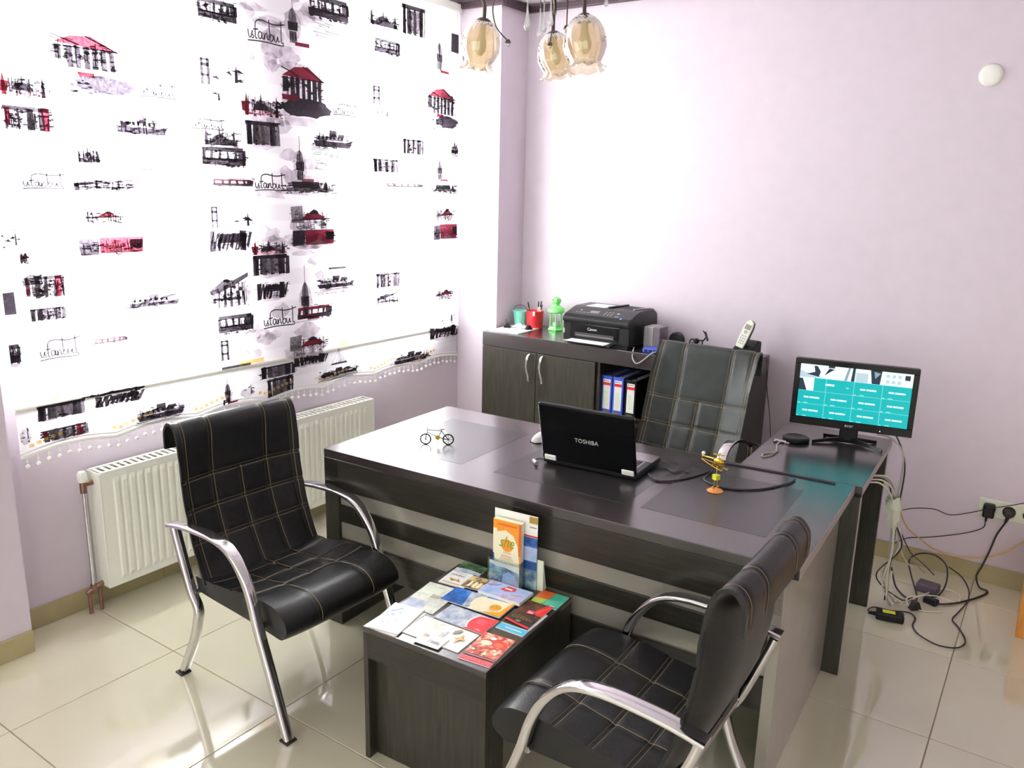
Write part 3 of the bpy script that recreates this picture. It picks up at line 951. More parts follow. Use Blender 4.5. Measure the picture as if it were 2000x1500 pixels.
# ================================================================== leather chairs
def surf(prof, sgn, V, wing, thick, grooves_s, grooves_v, bulge=.004, under=None):
    """returns point(s,v,lift) on an upholstered surface; prof = profile points (u,z)"""
    ps = spline([(a, 0, b) for a, b in prof], 6)
    L = [0]
    for i in range(1, len(ps)): L.append(L[-1] + (ps[i]-ps[i-1]).length)
    def at(s):
        d = max(0, min(1, s))*L[-1]
        i = 1
        while i < len(L)-1 and L[i] < d: i += 1
        t = (d-L[i-1])/max(1e-9, L[i]-L[i-1])
        p = ps[i-1].lerp(ps[i], t)
        a = ps[max(0, i-2)]; b = ps[min(len(ps)-1, i+1)]
        q = (b-a).normalized()
        n = Vector((q.z, 0, -q.x))*sgn
        return p, n
    up = spline([(a, 0, b) for a, b in under], 6) if under else None
    def point(s, v, lift=0, back=False):
        if back and up:
            k = s*(len(up)-1); i = min(int(k), len(up)-2); q = up[i].lerp(up[i+1], k-i)
            return Vector((q.x, v*.985, q.z))
        p, n = at(s)
        e = abs(v)/V
        off = wing(s, v)
        if back:
            off -= thick*max(.35, (1-e**6))
        else:
            off += bulge*(1-e**4)
            for g in grooves_s:
                off -= .0055*math.exp(-((s-g)*L[-1]/.007)**2)
            for (g, s0, s1) in grooves_v:
                if s0 <= s <= s1: off -= .0055*math.exp(-((v-g)/.007)**2)
            off += lift
        q = p + n*off
        return Vector((q.x, v, q.z))
    return point, L[-1]

def pad(name, point, V, m, parent, ns=64, nv=44):
    S_ = [i/ns for i in range(ns+1)]; Vv = [-V + 2*V*j/nv for j in range(nv+1)]
    vs = [point(s, v) for s in S_ for v in Vv] + [point(s, v, back=True) for s in S_ for v in Vv]
    N = (ns+1)*(nv+1); w_ = nv+1
    fs = []
    for i in range(ns):
        for j in range(nv):
            a = i*w_+j
            fs.append((a, a+1, a+w_+1, a+w_)); fs.append((N+a, N+a+w_, N+a+w_+1, N+a+1))
    for i in range(ns):
        a = i*w_; fs.append((a, a+w_, N+a+w_, N+a)); a = i*w_+nv; fs.append((a, N+a, N+a+w_, a+w_))
    for j in range(nv):
        fs.append((j, N+j, N+j+1, j+1)); a = ns*w_+j; fs.append((a, a+1, N+a+1, N+a))
    return MB().add(vs, fs).build(name, m, parent, smooth=70)

def stitches(point, Ls, seams_s, seams_v, V, parent, wd=.0016, m='stitch'):
    mb = MB()
    def strip(f, n):
        vs = []
        for i in range(n+1): vs += [f(i/n, -1), f(i/n, 1)]
        mb.add(vs, [(2*i, 2*i+1, 2*i+3, 2*i+2) for i in range(n)])
    for g in seams_s:
        for o in (-.0065, .0065):
            strip(lambda t, e: point(g+(o+e*wd/2)/Ls, -V*.985+2*V*.985*t, .0016), 40)
    for (g, s0, s1) in seams_v:
        for o in (-.0065, .0065):
            strip(lambda t, e: point(s0+(s1-s0)*t, g+o+e*wd/2, .0016), 60)
    return mb.build('stitching', MATS[m], parent)

def visitor_chair(label, loc, rotz):
    t = thing('visitor_chair', label, 'chair', loc, rotz)
    V = .252
    # backrest with rolled top
    prof = [(-.165, .385), (-.205, .45), (-.255, .56), (-.285, .68), (-.294, .79), (-.290, .87), (-.292, .915), (-.308, .942), (-.333, .945), (-.353, .925), (-.359, .895), (-.358, .850)]
    gs = (.72*.80, .72*.64, .72*.47, .72*.29)
    gs = (.53, .37, .21)
    gv = [(-.115, 0, 1), (.115, 0, 1), (0, .0, .53), (-.225, 0, 1), (.225, 0, .98)]
    def wing(s, v):
        e = max(0, (abs(v)-.10)/(.145))
        return .032*e*e*max(0, 1-max(0, s-.62)*4)*min(1, .3+s*2)
    pt, Ls = surf(prof, 1, V, wing, .026, gs, gv)
    b = pad('backrest', pt, V, MATS['leather'], t)
    stitches(pt, Ls, gs, gv[:3]+gv[3:], V, b)
    # seat with waterfall front
    prof = [(-.215, .385), (-.15, .388), (-.02, .400), (.10, .420), (.19, .432), (.245, .428), (.282, .402), (.289, .365), (.262, .334)]
    gs2 = (.18, .36, .55)
    gv2 = [(-.115, 0, .93), (.115, 0, .93), (0, 0, .55)]
    def wing2(s, v):
        e = max(0, (abs(v)-.10)/(.145))
        return .020*e*e*max(0, 1-max(0, s-.5)*3)
    V = .245
    pt2, Ls2 = surf(prof, -1, V+.005, wing2, .045, gs2, gv2, bulge=.008, under=[(-.212, .350), (-.12, .345), (.0, .342), (.12, .338), (.20, .333), (.235, .330), (.25, .330), (.256, .331), (.258, .333)])
    s = pad('seat', pt2, V+.005, MATS['leather'], t)
    stitches(pt2, Ls2, gs2, gv2, V+.005, s)
    # chrome sides: flat arm running down into the front leg, kinked rear leg
    for sd in (-1, 1):
        y = .275*sd
        arm = spline([(-.308, y, .588), (-.20, y, .606), (-.05, y, .612), (.04, y, .592), (.10, y, .540), (.145, y, .462), (.180, y, .350), (.235, y, .205), (.307, y, .004)], 6)
        n = len(arm); fl = []
        for i in range(n):
            k = i/(n-1)
            wd = .048 if k < .28 else (.048-.014*min(1, (k-.28)/.3))
            th = .016 if k < .28 else (.016+.012*min(1, (k-.28)/.3))
            fl.append((wd, th))
        MB().tube(arm, .01, 14, flat=fl, up=(0, 1, 0)).build('armrest', MATS['chrome'], t, smooth=50)
        leg = spline([(-.292, y*.985, .580), (-.272, y*.985, .52), (-.215, y*.985, .365), (-.178, y*.985, .305), (-.185, y*.985, .250), (-.225, y*.985, .150), (-.305, y*.985, .004)], 5)
        MB().tube(leg, .014, 12, flat=[(.034, .026)]*len(leg), up=(0, 1, 0)).build('rear_leg', MATS['chrome'], t, smooth=50)
        for x in (.307, -.305):
            MB().box(x-.020, x+.020, y-.020, y+.020, 0, .006).build('foot_cap', MATS['dark_rubber'], t)
        MB().tube([(.178, y*.93, .352), (.178, y*1.04, .352)], .006, 8).build('bolt', MATS['steel'], t, smooth=40)
    MB().tube([(.165, -.27, .352), (.165, .27, .352)], .011, 8).build('crossbar', MATS['steel'], t, smooth=50)
    MB().tube([(-.205, -.268, .355), (-.205, .268, .355)], .011, 8).build('crossbar', MATS['steel'], t, smooth=50)
    return t
visitor_chair('black stitched leather visitor chair with chrome arms in front of the radiator', (-2.158, 1.780, 0), math.radians(-2.7))
visitor_chair('black stitched leather visitor chair with chrome arms beside the desk end panel', (-.805, 1.80, 0), math.radians(180))

# executive chair behind the desk, facing the desk
oc = thing('executive_chair', 'worn black leather executive chair behind the desk, high stitched back', 'chair', (-1.275, 3.18, 0), math.radians(-92))
V = .235
prof = [(-.02, .50), (-.06, .58), (-.105, .68), (-.150, .80), (-.190, .93), (-.215, 1.03), (-.225, 1.075), (-.243, 1.098), (-.262, 1.092), (-.272, 1.06), (-.275, 1.0)]
gs = (.52, .36, .21, .07)
gv = [(-.11, 0, 1), (.115, 0, 1), (0, 0, .52), (-.215, 0, 1), (.215, 0, 1)]
def wing(s, v):
    e = max(0, (abs(v)-.09)/(.145))
    return .055*e*e*max(0, 1-max(0, s-.62)*3.4)
pt, Ls = surf(prof, 1, V, wing, .03, gs, gv, bulge=.010)
b = pad('backrest', pt, V, MATS['leather_worn'], oc)
stitches(pt, Ls, gs, gv, V, b, .002)
prof = [(-.06, .475), (.05, .478), (.18, .488), (.30, .492), (.37, .478), (.40, .445), (.395, .41)]
pt2, Ls2 = surf(prof, -1, .245, lambda s, v: .01*max(0, (abs(v)-.1)/.15), .06, (.3, .6), [(-.11, 0, .95), (.11, 0, .95)], bulge=.010)
pad('seat', pt2, .245, MATS['leather'], oc, 30, 24)
for sd in (-1, 1):
    y = .240*sd
    arm = spline([(-.285, y, .682), (-.13, y, .735), (-.01, y, .772), (.07, y, .768), (.125, y, .725), (.145, y, .62), (.12, y, .50), (.05, y, .445)], 5)
    MB().tube(arm, .012, 12, flat=[(.040, .016)]*len(arm), up=(0, 1, 0)).build('armrest', MATS['chrome'], oc, smooth=50)
    MB().tube(spline([(-.20, y, .70), (-.19, y*.99, .62), (-.05, y*.97, .47)], 4), .011, 10).build('back_bracket', MATS['steel'], oc, smooth=50)
MB().tube([(.14, 0, .42), (.14, 0, .09)], .025, 12).build('gas_column', MATS['black_plastic'], oc, smooth=50)
MB().box(.0, .28, -.12, .12, .40, .44).build('mechanism', MATS['black_plastic'], oc, bevel=.01)
for k in range(5):
    a = 2*PI*k/5+.3
    e = (.14+.26*math.cos(a), .26*math.sin(a))
    lg = MB().tube([(.14, 0, .10), (e[0], e[1], .075)], [.024, .015], 10).build('base_spoke', MATS['chrome'], oc, smooth=50)
    MB().lathe([(0, -.01), (.025, -.01), (.027, 0), (.025, .01), (0, .01)], 14, mat=Matrix.Translation((e[0], e[1], .027)) @ Matrix.Rotation(a, 4, 'Z') @ Matrix.Rotation(PI/2, 4, 'X')).build('caster', MATS['black_plastic'], lg, smooth=40)

# ================================================================== brochures on the side table
photo('ph_snow', ['8E97C6', 'E8EBF6', 'F6F6FA', 'FDFDFD'], 22)
photo('ph_map', ['F6F5F0', 'E9EBE0', 'CBD2C2', 'B7B6A2'], 26)
photo('ph_food', ['3A1A14', '8A2A1C', 'C8492F', 'E9D2B4', 'F3EADB'], 42)
photo('ph_sea', ['56647C', '8E9BB2', 'C5CBD4', 'E5E3DC'], 24)
photo('ph_town', ['5A5348', '9A9184', 'C9D3C8', 'E9EBE2'], 26)
photo('ph_blue', ['10243E', '1E4E92', '2E6FC0', '8DB8E2'], 18)
photo('ph_dark', ['141614', '2D3A34', '4C7A44', '5E86A8'], 30)
photo('ph_cave', ['1C1614', '40271F', '6A3C26', '8A5A30'], 26)
photo('ph_tram', ['6E9AD0', 'A5BEE6', 'C6C9EE', 'B44A52'], 14)
photo('ph_wave', ['2C3A55', '5E7F9C', 'A9C6CF', 'E6ECEA'], 20)
photo('ph_teal', ['1E8F80', '3DB9A6', '7CD6C4'], 24)
photo('ph_aq', ['2A1712', '5B3324', 'D9C48E', 'E9DDAE'], 26)
for n, c in (('pr_white', 'F7F6F3'), ('pr_cream', 'F7EFCF'), ('pr_orange', 'F49B22'), ('pr_red', 'D12E38'), ('pr_cyan', '4FB6DC'), ('pr_black', '1D1B1C'), ('pr_grey', '8D8C8A'),
             ('pr_gold', 'A98A3C'), ('pr_green', '6C9A2C'), ('pr_brown', '3A2E28'), ('pr_blue', '3C62C8'), ('pr_pink', 'E46A74'), ('pr_deep', '2B3C8C'), ('pr_tan', 'C9A15A'), ('pr_lime', 'B8D04A'), ('pr_or2', 'E5682E')):
    mat(n, c, .3, vary=.02)
TZ = .4602
def brochure(name, label, cx, cy, w_, h_, ang, layer, draw, thick=.0026, edge='paper'):
    o = MB().box(-w_/2, w_/2, -h_/2, h_/2, 0, thick).build(name, MATS[edge])
    o.location = (cx, cy, TZ+layer*.0031); o.rotation_euler = (0, 0, math.radians(ang))
    tag(o, label, 'brochure', 'travel brochures on the side table')
    p = Print(); draw(p, w_/2, h_/2)
    p.build('cover_print', o, MATS, lambda x, y, h: (x, y, thick+h), lift=1.5e-5)
    return o
def d_white(p, a, b): p.rect(-a, -b, a, b, 'pr_white')
def d_snow(p, a, b):
    p.rect(-a, -b, a, b, 'pr_white'); p.rect(-a*.96, -b*.72, a*.96, b*.82, 'ph_snow')
    for k in range(9): p.disc(-a*.7+a*1.4*random.random(), -b*.6+b*1.2*random.random(), .003+.003*random.random(), 'pr_deep' if k % 3 else 'pr_grey', n=8)
    p.line(-a*.9, b*.1, -a*.2, b*.75, .006, 'ph_blue')
def d_pocket(p, a, b):
    p.rect(-a, -b, a, b, 'pr_white'); p.rect(-a*.96, -b*.9, -a*.08, b*.92, 'ph_map')
    p.text('pocket', a*.25, -b*.62, .055, 'pr_black', .3, PI/2); p.text('guide', a*.12, -b*.4, .030, 'pr_grey', .2, PI/2)
    p.poly([(a*.62, -b*.5), (a*.70, -b*.05), (a*.88, b*.05), (a*.72, b*.12), (a*.66, b*.5), (a*.60, b*.12), (a*.48, 0), (a*.58, -b*.08)], 'pr_tan')
    p.poly([(a*.32, b*.2), (a*.5, b*.55), (a*.42, b*.8), (a*.3, b*.55)], 'pr_grey'); p.disc(a*.45, b*.72, .006, 'pr_gold')
def d_card(p, a, b):
    p.rect(-a, -b, a, b, 'pr_white'); p.rect(-a*.85, b*.1, -a*.4, b*.75, 'pr_black'); p.rect(-a*.85, b*.1, -a*.4, b*.54, 'pr_red'); p.rect(-a*.85, b*.1, -a*.4, b*.32, 'pr_orange')
    p.poly([(-a*.3, -b*.2), (0, b*.2), (a*.2, -b*.05), (a*.5, b*.15), (a*.85, -b*.2), (a*.8, -b*.6), (-a*.1, -b*.5)], 'pr_grey'); p.rect(a*.1, -b*.4, a*.7, -b*.1, 'pr_brown')
def d_food(p, a, b):
    p.rect(-a, -b, a, b, 'pr_brown'); p.rect(-a, -b*.52, a, b, 'ph_food'); p.disc(a*.35, b*.45, a*.52, 'pr_red', b*.25); p.disc(-a*.35, b*.35, a*.35, 'pr_cream', b*.16)
    p.disc(-a*.2, b*.72, a*.2, 'pr_white', b*.1); p.disc(a*.4, b*.4, a*.3, 'pr_or2', b*.14); p.rect(-a, -b, a, -b*.72, 'pr_red'); p.text('ISTANBUL LIFE', -a*.92, -b*.95, a*1.8, 'pr_pink', 0, 0, 1.5)
    for k in range(8): p.disc(-a*.8+a*1.6*random.random(), -b*.45+b*.6*random.random(), a*.13, random.choice(['pr_cream', 'pr_white', 'pr_or2']), b*.06, n=9)
    p.rect(-a*.9, -b*.66, a*.95, -b*.62, 'pr_pink')
def d_cist(p, a, b):
    p.rect(-a, -b, a, b, 'pr_brown'); p.rect(-a, -b*.1, a, b, 'ph_cave'); p.poly([(a*.1, b*.1), (a, b*.1), (a, b), (a*.55, b)], 'pr_red'); p.line(a*.3, b*.15, a*.9, b*.95, .006, 'pr_or2')
    p.text('THE BASILICA', -a*.55, -b*.28, a*1.0, 'pr_gold'); p.text('CISTERN', -a*.8, -b*.50, a*1.55, 'pr_gold'); p.rect(-a*.15, b*.02, a*.35, b*.26, 'pr_pink'); p.rect(-a*.08, b*.08, a*.28, b*.13, 'pr_white')
    p.poly([(-a, -b*.78), (a, -b), (a, -b*.86), (0, -b*.78), (-a, -b*.64)], 'pr_red'); p.rect(-a*.25, -b*.72, a*.1, -b*.60, 'pr_grey')
def d_cyan(p, a, b):
    p.rect(-a, -b, a, b, 'pr_white'); p.rect(-a, -b*.98, a, -b*.55, 'pr_cyan'); p.rect(-a*.5, -b*.8, a*.7, -b*.74, 'pr_white')
def d_teal(p, a, b):
    p.rect(-a, -b, a, b, 'ph_teal'); p.poly([(-a, -b*.2), (-a*.1, -b*.1), (0, b), (-a, b)], 'pr_or2'); p.poly([(-a, -b), (-a*.3, -b), (-a*.1, -b*.1), (-a, -b*.2)], 'pr_lime')
    for k in range(5): p.line(-a*.1+k*a*.2, -b, a*.1+k*a*.22, b, .002, 'pr_green')
    p.rect(a*.4, -b*.8, a*.8, -b*.72, 'pr_white')
def d_tram(p, a, b):
    p.rect(-a, -b, a, b, 'ph_tram'); p.poly([(-a*.3, b*.1), (-a*.1, b*.8), (a*.3, b*.75), (a*.35, b*.3), (0, 0)], 'pr_red'); p.rect(-a*.15, b*.3, a*.2, b*.5, 'pr_cream')
    p.line(-a*.95, b*.25, -a*.45, b*.75, .004, 'pr_deep'); p.line(-a*.85, b*.15, -a*.5, b*.5, .003, 'pr_deep'); p.line(a*.35, -b*.3, a*.8, -b*.05, .004, 'pr_gold')
def d_aq(p, a, b):
    p.rect(-a, -b, a, b, 'pr_brown'); p.rect(-a, -b*.9, a, b*.9, 'ph_aq')
    for k in range(4): p.rect(-a*.6+k*a*.4, -b*.8, -a*.38+k*a*.4, b*.1, 'pr_cream')
def d_guide(p, a, b):
    p.rect(-a, -b, a, b, 'pr_white'); p.rect(-a, b*.25, a, b, 'ph_dark'); p.poly([(-a, b*.1), (a, b*.2), (a, b*.4), (0, b*.5), (-a, b*.45)], 'ph_sea')
    p.text('pocket', -a*.8, -b*.28, a*1.1, 'pr_black', .3); p.line(-a*.7, b*.04, a*.3, b*.0, .002, 'pr_grey'); p.poly([(-a*.3, -b*.72), (0, -b*.62), (a*.4, -b*.7), (.0, -b*.42), (a*.05, -b*.55), (-a*.6, -b*.5)], 'pr_gold'); p.rect(-a*.8, -b*.9, a*.7, -b*.86, 'pr_gold')
def d_she(p, a, b):
    p.rect(-a, -b, a, b, 'ph_blue'); p.poly([(-a*.25, -b), (a*.1, -b), (a*.1, b), (-a*.45, b)], 'ph_sea')
    p.poly([(-a*.1, -b)]+[(a*.15-a*.30*math.cos(t), b*1.0*math.sin(t)) for t in [-.9+1.8*k/12 for k in range(13)]]+[(a, b), (a, -b)], 'pr_cream')
    p.disc(a*.62, -b*.05, b*.42, 'pr_orange'); p.text('she', a*.47, -b*.2, a*.32, 'pr_green', .3, 0, 1.2); p.text('TOURS', a*.5, -b*.68, a*.25, 'pr_grey')
    p.poly([(a*.4, -b), (a, -b), (a, b), (a*.93, b), (a*.85, -b*.5)], 'pr_orange')
def d_red(p, a, b):
    p.rect(-a, -b, a, b, 'ph_sea'); p.poly([(a*.12, -b)]+[(a*.45-a*.34*math.cos(t), b*1.0*math.sin(t)) for t in [-1.0+2.0*k/12 for k in range(13)]]+[(a, b), (a, -b)], 'pr_white')
    p.poly([(a*.18, -b)]+[(a*.50-a*.32*math.cos(t), b*.95*math.sin(t)) for t in [-1.0+2.0*k/12 for k in range(13)]]+[(a, b), (a, -b)], 'pr_red')
    for k in range(3): p.rect(a*.38, -b*.05+k*b*.22, a*.72, b*.07+k*b*.22, 'pr_pink')
    p.text('she', a*.62, -b*.8, a*.2, 'pr_white', .3)
def d_green(p, a, b):
    p.rect(-a, -b, a, b, 'ph_map'); p.rect(-a*.95, b*.15, a*.2, b*.7, 'label_green'); p.rect(-a*.1, -b*.1, a, b*.25, 'ph_town'); p.rect(-a, -b*.95, a*.2, -b*.35, 'ph_sea')
brochure('paper_sheet', 'blank white sheet under the pale blue snow leaflet', -1.545, 1.672, .105, .160, 5, 0, d_white, .001)
brochure('travel_leaflet', 'cream and green travel leaflet with town pictures beside the pale blue one', -1.553, 1.843, .125, .176, 7, 0, d_green)
brochure('travel_leaflet', 'pale blue leaflet with snowy photo at the table corner', -1.552, 1.675, .108, .160, 11, 1, d_snow)
brochure('travel_leaflet', 'white pocket guide leaflet with sketch lettering and gold star, under the small flag card', -1.388, 1.690, .205, .112, 3, 0, d_pocket)
brochure('flag_card', 'small white card with black red yellow flag', -1.383, 1.640, .088, .058, 5, 1, d_card)
brochure('food_magazine', 'red food magazine with seafood dishes on its cover', -1.226, 1.705, .104, .158, 7, 0, d_food)
brochure('city_map', 'folded map with cyan band under the dark cistern brochure', -1.232, 1.895, .098, .150, 2, 0, d_cyan)
brochure('travel_leaflet', 'dark brown and red cistern brochure with gold lettering', -1.237, 1.935, .092, .165, 3, 1, d_cist)
brochure('travel_leaflet', 'teal and orange leaflet beside the acrylic brochure holder', -1.236, 2.063, .098, .094, 4, 0, d_teal)
brochure('travel_leaflet', 'white guide leaflet with dark forest photo behind the other brochures', -1.567, 2.032, .10, .170, 7, 0, d_guide)
brochure('travel_leaflet', 'blue and cream tour leaflet with orange sun badge', -1.412, 1.905, .225, .096, 4, 1, d_she)
brochure('travel_leaflet', 'red ended tour leaflet with grey sea photo', -1.378, 1.803, .182, .094, 2, 0, d_red)
brochure('booklet', 'brown booklet with cream aqueduct arches beside the acrylic holder', -1.487, 2.008, .085, .088, 7, 1, d_aq)
brochure('booklet', 'thick pale blue booklet with red tram on its cover', -1.368, 2.000, .160, .088, 3, 2, d_tram, .010)

# acrylic brochure holder with leaflets
bh = thing('brochure_holder', 'clear acrylic brochure holder with blue mountain picture on the side table', 'holder', (-1.388, 2.068, TZ), math.radians(5))
MB().box(-.083, .083, .018, .021, 0, .262).build('back_plate', MATS['acrylic'], bh)
p = Print(); p.rect(-.082, .0, .082, .262, 'pr_white'); p.rect(-.082, .02, .082, .185, 'ph_blue'); p.rect(-.082, .10, .082, .15, 'ph_tram'); p.rect(-.082, .0, .082, .07, 'ph_wave')
p.rect(.05, .235, .082, .258, 'pr_gold'); p.rect(-.082, .186, .082, .192, 'pr_red'); p.rect(.052, .219, .078, .223, 'pr_grey')
p.build('picture_insert', bh, MATS, lambda x, y, h: (x, .0172-h, y))
mb = MB()
mb.box(-.083, .040, -.024, -.021, 0, .098); mb.box(-.083, -.080, -.021, .018, 0, .098); mb.box(.037, .040, -.021, .018, 0, .098); mb.box(-.083, .040, -.021, .018, 0, .003)
mb.build('pocket', MATS['acrylic'], bh)
p = Print(); p.rect(-.079, .012, .036, .078, 'ph_wave'); p.rect(-.079, .0, .036, .014, 'pr_white'); p.poly([(-.079, .078), (-.05, .07), (-.02, .072), (.03, .062), (.036, .05), (.036, .085), (-.079, .088)], 'pr_white')
p.poly([(-.03, .014), (-.025, .045), (-.005, .06), (.02, .05), (.034, .014)], 'ph_tram'); p.rect(-.02, .005, .03, .008, 'pr_grey')
p.build('pocket_print', bh, MATS, lambda x, y, h: (x, -.0195-h, y))
MB().prism([(.021, 0), (.048, 0), (.021, .11)], .0, .105, 'x').build('rear_foot', MATS['label_green'], bh)
lf = thing('leaflet_stack', 'orange and cream tour leaflets standing in the acrylic holder', 'brochure', (-1.388, 2.068, TZ+.0035), math.radians(5))
MB().box(-.070, .036, -.012, .008, 0, .232).build('leaflets', MATS['pr_cream'], lf)
p = Print(); p.rect(-.070, 0, .036, .232, 'pr_orange'); p.rect(-.070, 0, .01, .11, 'ph_blue'); p.rect(-.070, .11, -.055, .20, 'pr_cream'); p.rect(-.02, 0, .030, .10, 'pr_cream')
p.poly([(-.067, .12), (-.067, .165), (-.052, .190), (-.022, .199), (.008, .184), (.024, .150), (.030, .10), (.030, 0), (-.010, 0), (-.033, .017), (-.052, .045), (-.063, .08)], 'pr_cream')
p.disc(-.016, .146, .023, 'pr_orange'); p.text('she', -.046, .138, .058, 'pr_green', .35, 0, 1.35); p.text('TOURS', -.028, .117, .028, 'pr_grey'); p.text('ISTANBUL', -.040, .095, .05, 'pr_tan'); p.rect(-.035, .108, .005, .110, 'pr_pink')
p.rect(-.05, .216, .02, .220, 'pr_or2'); p.rect(.030, .12, .036, .232, 'pr_or2')
p.build('cover_print', lf, MATS, lambda x, y, h: (x, -.0122-h, y))

# ================================================================== laptop, mouse, ornaments on the desk
DZ = .7510
lp = thing('laptop', 'black laptop standing open with its lid back turned to the visitors', 'laptop', (-1.358, 2.512, DZ+.0005), math.radians(4))
MB().box(-.19, .19, .0, .25, .004, .026).build('base', MATS['black_plastic'], lp, bevel=.004)
kb = MB().box(-.165, .165, .05, .15, .0255, .0265).build('keyboard', MATS['grey_plastic'], lp)
mb = MB()
for j in range(5):
    for i in range(14):
        mb.box(-.160+i*.023, -.160+i*.023+.019, .055+j*.019, .055+j*.019+.015, .0262, .0285)
tag(mb.build('keys', MATS['black_plastic'], kb), kind='stuff')
MB().box(-.19, .19, .155, .248, .0258, .0268).build('palm_rest', MATS['steel'], lp)
R_ = Matrix.Translation((0, .006, .022)) @ Matrix.Rotation(math.radians(14), 4, 'X')
def lid(name, x0, x1, y0, y1, z0, z1, m, bev=.004):
    mb = MB().box(x0, x1, y0, y1, z0, z1, R_)
    return mb.build(name, m, lp, bevel=bev, seg=3)
ld = lid('lid', -.19, .19, -.012, .006, .0, .238, MATS['black_gloss'], .007)
lid('screen', -.172, .172, .0055, .0068, .022, .218, MATS['black_plastic'], 0)
p = Print(); p.text('TOSHIBA', -.045, .100, .095, 'lid_logo', 0, 0, 1.05)
mat('lid_logo', 'C9CDC8', .4)
p.build('logo', ld, MATS, lambda x, z, h: R_ @ Vector((x, -.0125-h, z)))
for x in (-.155, .160):
    lid('hinge_cover_glare', x-.024, x+.024, -.016, -.008, .0, .022, MATS['white_paint'], .005)  # hinge covers coloured white to stand in for glare

ms = thing('computer_mouse', 'silver grey computer mouse beside the laptop', 'mouse', (-1.70, 2.735, DZ), math.radians(75))
def mouse(m0, scale=1):
    mb = MB(); n = 14; vs = []
    for j in range(9):
        t = j/8
        for k in range(n):
            a = PI*k/(n-1)
            x = -.055+.11*t; wv = .030*math.sqrt(max(.02, 1-(2*t-1)**2*.85)); hv = (.034*math.sin(PI*min(1, .12+.8*t))+.003)
            vs.append((x, wv*math.cos(a), .002+hv*math.sin(a)))
    mb.add(vs, [(j*n+k, j*n+k+1, (j+1)*n+k+1, (j+1)*n+k) for j in range(8) for k in range(n-1)] + [tuple(range(n)), tuple(range(8*n, 9*n))])
    return mb
mouse(0).build('shell', MATS['grey_shell'] if 'grey_shell' in MATS else mat('grey_shell', 'C9C8C6', .25), ms, smooth=60)
MB().box(.005, .030, -.003, .003, .030, .036).build('wheel', MATS['dark_rubber'], ms)
MB().box(-.05, .05, -.024, .024, 0, .003).build('underside', MATS['dark_rubber'], ms)

# miniature bicycle
bk = thing('miniature_bicycle', 'tiny dark metal bicycle ornament on the desk', 'ornament', (-2.008, 2.418, DZ), math.radians(34))
for x in (-.046, .046):
    mb = MB().tube([(x+.021*math.cos(a), 0, .0225+.021*math.sin(a)) for a in [2*PI*k/24 for k in range(24)]], .0026, 6, closed=True)
    w_ = mb.build('wheel', MATS['bike_black'], bk, smooth=60)
    mb = MB()
    for k in range(8):
        a = PI*k/4; mb.tube([(x, 0, .0225), (x+.020*math.cos(a), 0, .0225+.020*math.sin(a))], .0008, 4)
    mb.sphere((x, 0, .0225), .003, 8); mb.build('spokes', MATS['bike_black'], w_)
mb = MB()
for a, b in (((-.046,0,.0225), (-.040,0,.052)), ((-.040,0,.052), (-.038,0,.082)), ((-.038,0,.062), (.018,0,.058)), ((-.040,0,.052), (.005,0,.030)), ((.018,0,.058), (.005,0,.030)), ((.018,0,.058), (.046,0,.0225)), ((.005,0,.030), (.046,0,.0225)), ((.018,0,.058), (.020,0,.064))):
    mb.tube([a, b], .0015, 5)
mb.tube([(-.036, -.016, .088), (-.038, -.012, .083), (-.038, .012, .083), (-.036, .016, .088)], .0011, 5)
mb.build('frame', MATS['bike_black'], bk)
MB().lathe([(0, -.0015), (.010, -.0015), (.010, .0015), (0, .0015)], 14, mat=Matrix.Translation((.003, 0, .030)) @ Matrix.Rotation(PI/2, 4, 'X')).build('chain_wheel', MATS['gold'], bk)
MB().box(.010, .032, -.004, .004, .064, .067).build('saddle', MATS['bronze'], bk, bevel=.0015)
MB().tube([(.006, 0, .030), (.002, -.014, .0006)], .0007, 5).build('kick_stand', MATS['steel'], bk)

# gold model helicopter on a round foot
hc = thing('model_helicopter', 'gold model helicopter on a stem with round amber foot, on the desk', 'ornament', (-.905, 2.612, DZ), math.radians(-25))
MB().lathe([(0, .0), (.028, .0), (.029, .002), (.022, .007), (.010, .011), (0, .012)], 24).build('foot', MATS['orange_glass'], hc, smooth=40)
mb = MB()
for y in (-.009, .009):
    mb.tube([(0, y, .010), (0, y*.8, .045)], .0016, 6)
    mb.sphere((0, y*1.3, .016), .0045, 8)
mb.build('stem_pillars', MATS['gold'], hc, smooth=60)
MB().box(-.010, .010, -.010, .010, .043, .061).build('yellow_block', MATS['gold_yellow'], hc, bevel=.001)
MB().tube([(0, 0, .060), (0, 0, .088)], .0014, 6).build('rod', MATS['gold'], hc)
mb = MB(); vs = []
prof = [(-.022, .003), (-.016, .008), (-.004, .012), (.010, .011), (.018, .007), (.022, .002)]
mb.lathe([(rr, x) for x, rr in prof], 12, mat=Matrix.Translation((.006, 0, .112)) @ Matrix.Rotation(PI/2, 4, 'Y'))
mb.build('cabin', MATS['gold'], hc, smooth=50)
mb = MB().tube([(-.018, 0, .114), (-.075, 0, .110)], [.0035, .0018], 8); mb.tube([(-.075, 0, .104), (-.075, 0, .118)], .0012, 5)
mb.build('tail_boom', MATS['gold'], hc, smooth=50)
MB().sphere((-.070, 0, .120), .007, 10).build('tail_ball', MATS['paper'], hc, smooth=60)
mb = MB()
for y in (-.014, .014):
    mb.tube(spline([(-.075, y*.2, .098), (-.02, y, .094), (.03, y, .088), (.038, y, .094)], 4), .0016, 6)
mb.box(-.012, -.009, -.014, .014, .092, .099); mb.box(.012, .015, -.014, .014, .090, .099)
mb.build('skids', MATS['gold'], hc)
mb = MB().tube([(.004, 0, .127), (.004, 0, .136)], .0015, 6)
